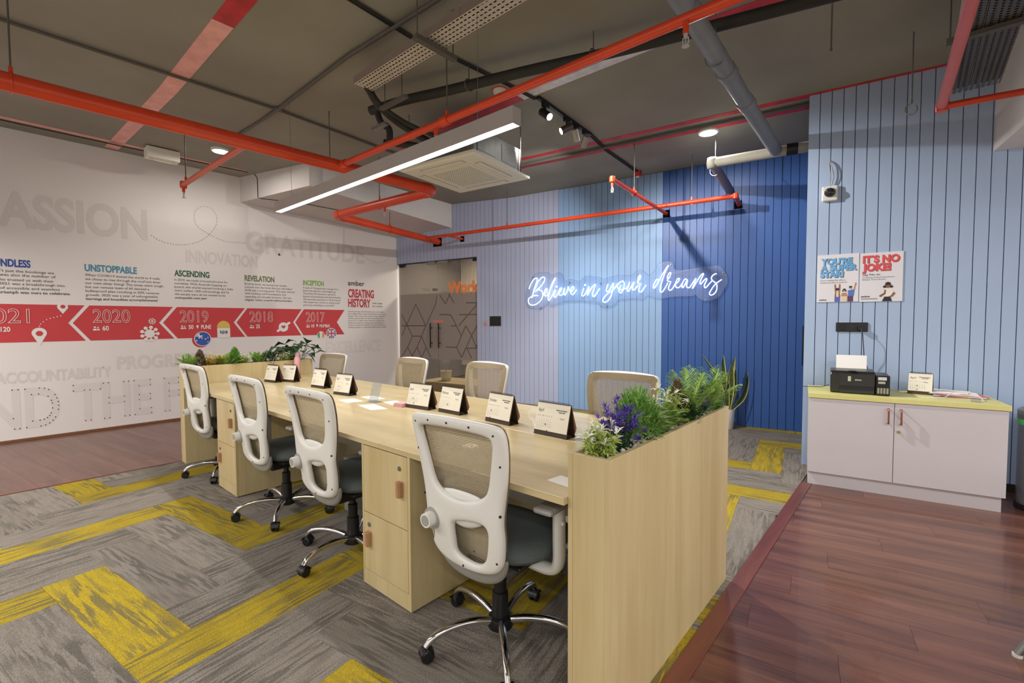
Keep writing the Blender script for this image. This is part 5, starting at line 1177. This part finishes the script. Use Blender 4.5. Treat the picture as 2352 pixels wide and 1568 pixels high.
def rod(mb, x, y, z0, r=.005): mb.cyl((x, y, z0), (x, y, ceil_z(x) + .005), r, n=8)
def sprinkler(p, t, z, r=.018):
    h = MB().cyl((p[0], p[1], z), (p[0], p[1], z - .055), r * .8, n=12).build('sprinkler_drop', m_red, t, smooth=40)
    MB().cyl((p[0], p[1], z - .055), (p[0], p[1], z - .075), r * .55, n=10).tube([(p[0] - r * .7, p[1], z - .072), (p[0] - r * .75, p[1], z - .10), (p[0], p[1], z - .112), (p[0] + r * .75, p[1], z - .10), (p[0] + r * .7, p[1], z - .072)], .003, 6).cyl((p[0], p[1], z - .112), (p[0], p[1], z - .115), r * 1.0, n=14).cyl((p[0], p[1], z - .075), (p[0], p[1], z - .11), .003, n=6).build('sprinkler_head', mat('satin_nickel', (196, 196, 192), .4, .3), h, smooth=40)
def hanger(t, x, y, z, r):
    mb = MB(); rod(mb, x, y, z + r + .03); mb.build('hanger_rod', m_cond, t, smooth=40)
    c = MB(); c.tube([(x + (r + .004) * math.cos(a), y, z + (r + .004) * math.sin(a)) for a in [6.28319 * i / 16 for i in range(17)]] , .006, 5, False); c.box(x - .008, x + .008, y - .01, y + .01, z + r, z + r + .04); return c.build('pipe_clamp', m_red, t, smooth=50)
ZP = 2.80
P0m, P1m = (-4.27, -2.4, ZP), (-4.065, 3.33, ZP)
mp_ = thing('sprinkler_main', 'thick red sprinkler main crossing the ceiling and turning to the blue wall', 'pipe')
el1, el2 = [], []
def arc(c, r, a0, a1, n=8): return [(c[0] + r * math.cos(RAD(a0 + (a1 - a0) * i / n)), c[1] + r * math.sin(RAD(a0 + (a1 - a0) * i / n)), ZP) for i in range(n + 1)]
MB().cyl(P0m, (-4.068, 3.24, ZP), .056, n=24).build('pipe_run', m_red, mp_, smooth=40)
MB().tube(smooth_pts([(-4.068, 3.22, ZP), (-4.066, 3.30, ZP), (-4.09, 3.355, ZP), (-4.15, 3.385, ZP), (-4.23, 3.382, ZP)], 5), .0605, 24).build('elbow', m_red, mp_, smooth=50)
MB().cyl((-4.20, 3.382, ZP), (-5.90, 3.275, ZP), .056, n=24).build('pipe_run', m_red, mp_, smooth=40)
MB().tube(smooth_pts([(-5.88, 3.276, ZP), (-5.96, 3.275, ZP), (-6.02, 3.305, ZP), (-6.045, 3.36, ZP), (-6.06, 3.44, ZP)], 5), .0605, 24).build('elbow', m_red, mp_, smooth=50)
MB().cyl((-6.055, 3.42, ZP), (-6.60, 5.58, ZP), .056, n=24).build('pipe_run', m_red, mp_, smooth=40)
MB().box(-.10, .10, 0.0, .014, ZP - .08, ZP + .08, FB @ Matrix.Translation((1.035, .0, 0))).build('wall_sleeve', mat('matt_black_hole', (12, 12, 12), 1.0, spec=.0), mp_)
for (x, y) in ((-4.18, .19), (-5.05, 3.328), (-6.28, 4.32)): hanger(mp_, x, y, ZP, .056)
sprinkler((-4.95, 3.334), mp_, ZP - .05)
br = thing('sprinkler_branch', 'red sprinkler branch running from the main across to the upper right', 'pipe')
MB().cyl((-4.06, 2.27, ZP), (2.6, 2.33, ZP), .027, n=18).build('pipe_run', m_red, br, smooth=40)
for (x, y) in ((-2.59, 2.283), (.6, 2.31)): hanger(br, x, y, ZP, .027)
for x in (-2.72, -.865): sprinkler((x, 2.285), br, ZP - .024)
MB().cyl((-2.66, 2.283, ZP), (-2.57, 2.283, ZP), .034, n=18).build('coupling', m_red, br, smooth=40)
MB().cyl((-4.06, 2.27, ZP), (-3.97, 2.271, ZP), .036, n=18).build('coupling', m_red, br, smooth=40)
lb = thing('sprinkler_branch', 'short red sprinkler branch reaching towards the white wall', 'pipe')
MB().cyl((-4.13, 1.50, ZP), (-5.86, 1.487, ZP), .026, n=16).build('pipe_run', mat('pinkish_red_pipe_paint', (214, 104, 84), .4), lb, smooth=40)
MB().lathe([(.03, -.035), (.034, 0), (.03, .035)], 16, (-5.88, 1.487, ZP)).build('elbow', m_red, lb, smooth=40); sprinkler((-5.88, 1.487), lb, ZP - .02); hanger(lb, -5.80, 1.49, ZP, .026)
hanger(lb, -4.32, 2.30, ZP + .04, .02)
wl = thing('sprinkler_branch', 'slim red sprinkler pipe running along the blue boarded wall', 'pipe')
MB().cyl((-6.47, 5.19, ZP), (-1.62, 5.875, ZP), .027, n=16).build('pipe_run', m_red, wl, smooth=40)
e_ = FB @ Vector((6.0, .0, ZP)); MB().cyl((-1.615, 5.876, ZP), (-1.70, 6.352, ZP), .027, n=16).build('wall_stub', m_red, wl, smooth=40)
MB().lathe([(.001, -.032), (.032, -.03), (.034, 0), (.032, .03), (.001, .032)], 16, (-1.618, 5.875, ZP)).build('elbow', m_red, wl, smooth=60)
MB().cyl((-2.385, 4.35, ZP), (-2.585, 6.215, ZP), .024, n=16).build('cross_pipe', m_red, wl, smooth=40); sprinkler((-2.383, 4.34), wl, ZP - .02)
MB().cyl((-5.98, 5.26, ZP), (-6.05, 5.66, ZP), .02, n=14).build('wall_stub', m_red, wl, smooth=40)
MB().lathe([(.001, -.03), (.03, -.028), (.032, 0), (.03, .028), (.001, .03)], 16, (-2.383, 4.34, ZP)).build('elbow', m_red, wl, smooth=60)
for (x, y) in ((-2.10, 5.807), (-4.79, 5.43), (-2.45, 4.97)): hanger(wl, x, y, ZP, .025)
for a in (1.61, 5.13, 6.01): MB().box(a - .045, a + .045, .0, .0145, ZP - .05, ZP + .05, FB).build('wall_sleeve', MATS['matt_black_hole'], wl)
rc = thing('sprinkler_branch', 'red sprinkler pipe turning a corner under the perforated tray', 'pipe')
MB().cyl((.107, 4.37, ZP), (.235, 1.4, ZP), .029, n=18).build('pipe_run', mat('rose_red_pipe_paint', (208, 96, 92), .4), rc, smooth=40)
q1 = Vector((.107, 4.385, ZP)); q2 = q1 + B * 3.0; MB().cyl(tuple(q1), tuple(q2), .022, n=16).build('pipe_run', m_red, rc, smooth=40)
MB().lathe([(.001, -.035), (.033, -.033), (.035, 0), (.033, .033), (.001, .035)], 16, (.107, 4.385, ZP)).build('elbow', m_red, rc, smooth=60)

# grey drain
m_pvc = mat('grey_drain_pipe', (128, 132, 136), .5, var=.12, scale=6); m_pvc2 = mat('dusty_drain_pipe', (168, 164, 152), .55, var=.1, scale=6)
ZD = 3.0
dr = thing('drain_pipe', 'grey drain pipe hung below the ceiling, elbowing into the royal blue wall', 'pipe')
MB().cyl((-.915, 1.6, ZD), (-1.06, 5.16, ZD), .056, n=24).build('pipe_run', m_pvc, dr, smooth=40)
ee = FB @ Vector((0, 0, 0)); MB().cyl((-1.64, 5.13, ZD), (-.79, 5.262, ZD), .05, n=22).build('pipe_run', m_pvc2, dr, smooth=40)
MB().cyl((-1.64, 5.13, ZD), (-1.815, 6.335, ZD), .05, n=22).build('wall_stub', m_pvc, dr, smooth=40)
MB().lathe([(.001, -.056), (.05, -.052), (.058, 0), (.05, .052), (.001, .056)], 22, (-1.645, 5.13, ZD)).build('elbow', m_pvc2, dr, smooth=80)
for y in (2.55, 3.35, 3.9): MB().cyl((-.915 - (y - 1.6) * .0407, y - .05, ZD), (-.915 - (y - 1.6) * .0407, y + .05, ZD), .063, n=24).build('coupling', m_pvc, dr, smooth=40)
MB().cyl((-.98, 5.22, ZD), (-.89, 5.245, ZD), .056, n=20).build('coupling', m_black, dr, smooth=40)
for (x, y, r) in ((-.985, 3.10, .06), (-1.7, 5.4, .053)):
    mb = MB(); rod(mb, x, y, ZD + r + .03, .004); mb.tube([(x + (r + .003) * math.cos(a), y, ZD + (r + .003) * math.sin(a)) for a in [RAD(140 + 260 * i / 14) for i in range(15)]] + [(x, y, ZD + r + .05)], .004, 5, False); mb.build('hanger', m_steel, dr, smooth=40)
# loose hanger rods
for x, y, z0, lab in ((-.443, 3.635, 3.057, 'bare steel hanger rod hanging from the ceiling near the top edge'), (-.051, 4.409, 2.88, 'steel hanger rod with an open hook before the powder blue wall')):
    t = thing('hanger_rod', lab, 'rod', (x, y, z0)); MB().cyl((0, 0, 0), (0, 0, 3.38 - z0), .005, n=8).cyl((0, 0, 0), (0, 0, .02), .008, n=8).build('rod', m_steel, t, smooth=40)
    if z0 < 3: MB().tube(smooth_pts([(0, 0, 0), (-.03, 0, -.02), (-.028, 0, -.06), (.0, 0, -.08), (.03, 0, -.06), (.028, 0, -.02)], 4), .004, 6).build('hook', m_steel, t, smooth=50)

# dark insulated pipe and hoses
m_ins = mat('black_pipe_insulation', (44, 42, 38), .7, var=.15, scale=12)
ip = thing('insulated_pipe', 'black insulated pipe slung diagonally under the ceiling beside the cable tray', 'pipe')
MB().tube(smooth_pts([(-3.66, 2.34, 3.2), (-3.3, 2.43, 3.21), (-2.88, 2.55, 3.2), (-2.26, 2.75, 3.21), (-1.64, 2.94, 3.2), (-1.0, 3.12, 3.2), (-.3, 3.3, 3.2)], 4), .038, 16).build('pipe_run', m_ins, ip, smooth=60)
for (x, y) in ((-2.7, 2.61), (-1.75, 2.905)):
    mb = MB(); rod(mb, x, y, 3.16, .004); mb.tube([(x, y - .045 * math.cos(a), 3.205 + .045 * math.sin(a)) for a in [6.28319 * i / 14 for i in range(15)]], .005, 5, False); mb.build('hanger', m_cond, ip, smooth=40)
MB().box(-3.2, -2.88, 2.12, 2.16, 3.0, 3.02).cyl((-3.15, 2.14, 3.02), (-3.15, 2.14, 3.38), .004, n=6).cyl((-2.93, 2.14, 3.02), (-2.93, 2.14, 3.38), .004, n=6).build('support_strut', m_cond, ip)
hs_ = thing('refrigerant_hoses', 'bundle of black insulated hoses dropping from the tray to the ceiling cassette', 'hose')
for pts, r in ((((-2.7, 1.97, 3.15), (-3.1, 1.99, 3.14), (-3.24, 2.1, 3.09), (-3.26, 2.3, 3.0), (-3.32, 2.6, 2.97), (-3.36, 2.855, 2.95)), .03), (((-2.7, 1.94, 3.14), (-3.12, 1.95, 3.13), (-3.2, 2.12, 3.05), (-3.2, 2.35, 2.98), (-3.18, 2.65, 2.95), (-3.2, 2.87, 2.93)), .018), (((-3.5, 2.3, 3.12), (-3.46, 2.31, 3.03), (-3.42, 2.36, 2.98), (-3.42, 2.36, 2.86)), .028), (((-3.7, 2.5, 2.98), (-3.55, 2.62, 2.96), (-3.45, 2.8, 2.95), (-3.46, 2.84, 2.95)), .03)):
    MB().tube(smooth_pts(pts, 6), r, 12).build('hose', m_ins, hs_, smooth=60)
MB().box(-3.44, -3.25, 2.2, 2.24, 2.93, 2.95).build('slotted_bracket', m_steel, hs_)

# cassette air conditioner
acu = thing('ceiling_cassette', 'white cassette air conditioner hanging below the linear light', 'air conditioner', (-3.435, 3.27, 2.80), BA - RAD(1.5))
m_acw = mat('cream_white_plastic', (232, 228, 214), .4, var=.01)
s = .465
pv = MB(); pv.add([(-s, -s, .012), (s, -s, .012), (s, s, .012), (-s, s, .012), (-s + .03, -s + .03, 0), (s - .03, -s + .03, 0), (s - .03, s - .03, 0), (-s + .03, s - .03, 0), (-s, -s, .035), (s, -s, .035), (s, s, .035), (-s, s, .035)],
       [(0, 1, 5, 4), (1, 2, 6, 5), (2, 3, 7, 6), (3, 0, 4, 7), (0, 8, 9, 1), (1, 9, 10, 2), (2, 10, 11, 3), (3, 11, 8, 0), (8, 11, 10, 9), (4, 5, 6, 7)]); pv.build('panel', m_acw, acu)
MB().box(-.27, .27, -.27, .27, -.006, .0).build('grille_frame', m_acw, acu, bevel=.004)
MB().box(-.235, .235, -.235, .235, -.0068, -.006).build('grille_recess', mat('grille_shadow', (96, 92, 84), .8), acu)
for i in range(17):
    u = -.235 + .47 * i / 16
    MB().box(u - .006, u + .006, -.235, .235, -.0105, -.0068).build('grille_bar', m_acw, acu); MB().box(-.235, .235, u - .006, u + .006, -.0100, -.0066).build('grille_bar', m_acw, acu)
for k in range(4):
    v = MB().box(-.25, .25, -.375, -.325, -.006, .001).build('louvre', m_acw, acu, bevel=.003); v.rotation_euler = (0, 0, k * math.pi / 2)
    v2 = MB().box(-.26, .26, -.385, -.315, -.0015, .0005).build('louvre_slot', m_greyplastic, acu); v2.rotation_euler = (0, 0, k * math.pi / 2)
bd_ = MB().box(-.40, .40, -.40, .40, .035, .30).build('casing', m_steel, acu, bevel=.006)
for k in range(4):
    for (x0, x1) in ((-.33, -.05), (.05, .30)):
        pnl = MB().box(x0, x1, -.4035, -.40, .09, .25).build('casing_panel', m_steel, bd_, bevel=.002); pnl.rotation_euler = (0, 0, k * math.pi / 2)
for sx in (-1, 1):
    for sy in (-1, 1): MB().cyl((sx * .42, sy * .36, .06), (sx * .42, sy * .36, .58), .005, n=8).build('hanger_rod', m_cond, acu, smooth=40)

# cable trays
m_tray = mat('galvanised_tray', (200, 192, 178), .5, .1, var=.06, scale=10); m_trayside = mat('brown_tray_side', (132, 116, 106), .5, .0)
def tray(name, label, x0, x1, y0, y1, z, h, pl_, sl, rows, sw_, along='x', m=m_tray, ms=m_trayside):
    t = thing(name, label, 'cable tray'); mb = MB()
    L0, L1, W0, W1 = (x0, x1, y0, y1) if along == 'x' else (y0, y1, x0, x1)
    f = (lambda a, b_: (a, b_, z)) if along == 'x' else (lambda a, b_: (b_, a, z))
    n = int((L1 - L0) / pl_); rp = (W1 - W0) / rows
    for i in range(n):
        a = L0 + i * pl_; mb.quad(f(a, W0), f(a + pl_ - sl, W0), f(a + pl_ - sl, W1), f(a, W1))
        edges = [W0] + [e for r in range(rows) for e in (W0 + rp * (r + .5) - sw_ / 2, W0 + rp * (r + .5) + sw_ / 2)] + [W1]
        for k in range(0, len(edges), 2): mb.quad(f(a + pl_ - sl, edges[k]), f(a + pl_, edges[k]), f(a + pl_, edges[k + 1]), f(a + pl_ - sl, edges[k + 1]))
    mb.build('perforated_base', m, t)
    for w in (W0, W1 - .002): (MB().box(L0, L1, w, w + .002, z - .0005, z + h) if along == 'x' else MB().box(w, w + .002, L0, L1, z - .0005, z + h)).build('side_rail', ms, t)
    return t
ty = tray('cable_tray', 'slotted cable tray hung above the linear light, running to the top edge', -3.17, .6, 1.885, 2.04, 3.10, .05, .034, .021, 5, .009)
for x in (-2.33, -.9):
    mb = MB().box(x - .02, x + .02, 1.80, 2.13, 3.055, 3.085); rod(mb, x, 1.82, 3.07, .004); rod(mb, x, 2.11, 3.07, .004); mb.build('trapeze_hanger', m_cond, ty)
for k in range(3): MB().box(-3.15, -1.9 + .25 * k, 1.905 + k * .04, 1.935 + k * .04, 3.106, 3.12).build('dark_cable_fill', m_ins, ty, bevel=.006)
MB().box(-2.16, -2.02, 1.882, 1.885, 3.10, 3.15).build('splice_plate', m_trayside, ty)
t2_ = tray('cable_tray', 'wide dark perforated tray in the top right corner', .145, .40, 1.6, 4.58, 2.93, .06, .026, .014, 9, .013, 'y', mat('dark_tray_metal', (92, 88, 82), .5, .4, var=.05), mat('pale_tray_side', (186, 182, 172), .5))
for k in range(5): MB().box(.152 + k * .049, .196 + k * .049, 1.6, 4.5, 2.936, 2.95 + .008 * (k % 3)).build('dark_cable_fill', m_ins, t2_, bevel=.006)  # dark strips added so that the slots of this tray look dark
for y in (2.9, 3.66):
    mb = MB().box(.10, .45, y - .02, y + .02, 2.90, 2.925); rod(mb, .115, y, 2.9, .004); mb.build('trapeze_hanger', m_cond, t2_)

# conduits clipped to the ceiling
def conduit(label, pts, r=.012, m=m_cond, clips=True, n=1, sep=.03):
    t = thing('ceiling_conduit', label, 'conduit')
    for k in range(n):
        P = []
        for (x, y) in pts: P.append(Vector((x, y, ceil_z(x) - r - .006)))
        d = (P[-1] - P[0]).normalized(); sd = d.cross(Vector((0, 0, 1))) * sep * (k - (n - 1) / 2)
        MB().tube([tuple(p + sd) for p in P], r, 8).build('conduit_run', m, t, smooth=50)
    return t
conduit('grey conduit crossing the ceiling parallel to the red main', [(-4.66, -2.5), (-4.62, 1.1), (-4.61, 1.93), (-4.67, 2.6), (-4.75, 3.4)], .013)
c2_ = conduit('grey conduit on the ceiling above the linear light', [(-6.0, 1.955), (-4.6, 1.94), (-3.3, 1.915), (-2.3, 1.96), (1.0, 2.0)], .015)
MB().lathe([(.035, -.03), (.035, 0), (.03, .005)], 16, (-4.60, 1.94, 3.375)).build('junction_box', m_cond, c2_, smooth=40)
conduit('bundle of thin black cables crossing the ceiling to the track spots', [(-2.72, -1.0), (-2.72, 1.6), (-2.75, 2.1), (-2.68, 2.9), (-2.65, 3.4)], .008, m_ins, n=2, sep=.022)
conduit('pair of cables running from the track spots to the red detector', [(-2.70, 4.42), (-2.80, 4.95), (-2.88, 5.9)], .009, m_ins, n=2, sep=.024)
p_ = [pc(3.3, 1.335), pc(6.9, 1.335)]; conduit('dark conduit between the two red ceiling lines', [(p_[0].x, p_[0].y), (p_[1].x, p_[1].y)], .018, m_cond)
conduit('thin dark cable along the red line above the white wall', [(-7.32, -2.5), (-7.30, 1.2), (-7.2, 2.6)], .006, m_ins)
p_ = [pc(.9, .1), pc(1.9, 1.1)]
# bulkhead cable
bc = thing('bulkhead_cable', 'thin dark cable running down and along the white bulkhead', 'cable')
MB().tube([(-7.28, 2.705, 3.5), (-7.20, 2.722, 3.42), (-7.19, 2.72, 3.14), (-7.17, 2.76, 3.128), (-6.9, 3.2, 3.105), (-6.78, 3.9, 3.075)], .005, 6).build('cord', m_ins, bc, smooth=40)

# track with four spots
tr = thing('track_light', 'black ceiling track with four spot heads, two of them lit', 'light')
A0, A1 = Vector((-2.615, 3.39, 3.362)), Vector((-2.70, 4.43, 3.362))
dv = (A1 - A0).normalized(); nv = dv.cross(Vector((0, 0, 1)))
MB().add([tuple(p + nv * sx * .017 + Vector((0, 0, z))) for p in (A0, A1) for sx in (-1, 1) for z in (-.015, .018)], [(0, 1, 3, 2), (4, 6, 7, 5), (0, 4, 5, 1), (2, 3, 7, 6), (0, 2, 6, 4), (1, 5, 7, 3)]).build('track', m_black, tr)
m_lens = emit('spot_lens', (255, 246, 232), 14.0); m_silver = mat('brushed_silver', (176, 172, 168), .35, .7)
def head(tt, d, lit, m):
    p = A0.lerp(A1, tt); d = Vector(d).normalized(); c = p + Vector((0, 0, -.105)); a = c - d * .06; b_ = c + d * .065
    h = MB().cyl(tuple(a), tuple(b_), .036, n=20).build('spot_head', m, tr, smooth=40)
    MB().box(p.x - .016, p.x + .016, p.y - .04, p.y + .04, p.z - .045, p.z - .012).cyl((p.x, p.y, p.z - .04), (p.x, p.y, p.z - .1), .009, n=10).build('spot_stem', m_black, h, smooth=40)
    MB().cyl(tuple(b_), tuple(b_ + d * .002), .031, n=20).build('spot_lens', m_lens if lit else mat('unlit_lens', (210, 206, 198), .2), h, smooth=40)
    return tuple(b_ + d * .01)
h1 = head(.12, (.78, -.05, -.62), True, m_black)
h2 = head(.50, (-.55, -.62, -.45), True, mat('gunmetal', (92, 84, 80), .4, .6))
h3 = head(.68, (-.15, .55, -.62), False, m_silver)
h4 = head(.88, (-.62, .45, -.55), True, m_silver)
spot_light('spot_lamp', h1, (Vector(h1) + Vector((.22, .52, -.80))), LIGHTS['spot_blue'], 124, .5)
spot_light('spot_lamp', h2, (-7.6, 2.9, 1.7), LIGHTS['spot_white'], 46, .7)
spot_light('spot_lamp', h4, (-6.0, 5.7, 1.3), LIGHTS['spot_left'], 95, .7)

# round lamps, detectors
m_down = emit('downlight_disc', (255, 246, 228), 12.0)
for x, y, lab in ((-6.424, 2.02, 'round ceiling lamp glowing above the white wall'), (-1.715, 5.204, 'round ceiling lamp glowing between the red lines')):
    z = ceil_z(x); t = thing('ceiling_lamp', lab, 'light', (x, y, z), 0, 'round ceiling lamps')
    MB().lathe([(.105, 0), (.105, -.022), (.09, -.03), (.088, -.024)], 30).build('rim', m_plastic, t, smooth=40)
    MB().lathe([(.088, -.024), (.06, -.031), (.001, -.034)], 30).build('diffuser', m_down, t, smooth=60)
    area_light('ceiling_lamp_light', (x, y, z - .045), .16, .16, LIGHTS['down'], (1, .95, .88))
t = thing('smoke_detector', 'white round smoke detector behind the red branch pipe', 'detector', (-2.80, 3.08, 3.375)); MB().lathe([(.06, 0), (.06, -.02), (.045, -.045), (.001, -.048)], 24).build('body', m_plastic, t, smooth=40); MB().lathe([(.066, 0), (.066, -.006), (.06, -.008)], 24).build('base', m_red, t, smooth=40)
t = thing('fire_sounder', 'small red fire sounder on the ceiling before the blue boards', 'detector', (-2.885, 5.95, 3.375)); MB().lathe([(.05, 0), (.055, -.03), (.04, -.07), (.001, -.075)], 20).build('body', m_redline, t, smooth=40); MB().lathe([(.025, -.07), (.02, -.085), (.001, -.087)], 16).build('lens', m_plastic, t, smooth=40)
t = thing('emergency_light', 'white box emergency light at the top of the white wall', 'light', (-7.04, 1.57, ceil_z(-7.04) - .14)); MB().box(-.085, .085, -.165, .165, 0, .125).build('case', m_acw, t, bevel=.006); MB().tube([(.0, -.13 + .26 * i / 10, -.004 - .014 * math.sin(math.pi * i / 10)) for i in range(11)], .006, 6).build('front_bulge', m_acw, t, smooth=60); MB().cyl((0, -.1, .125), (0, -.1, .145), .01, n=8).cyl((0, .1, .125), (0, .1, .145), .01, n=8).build('mount', m_acw, t)
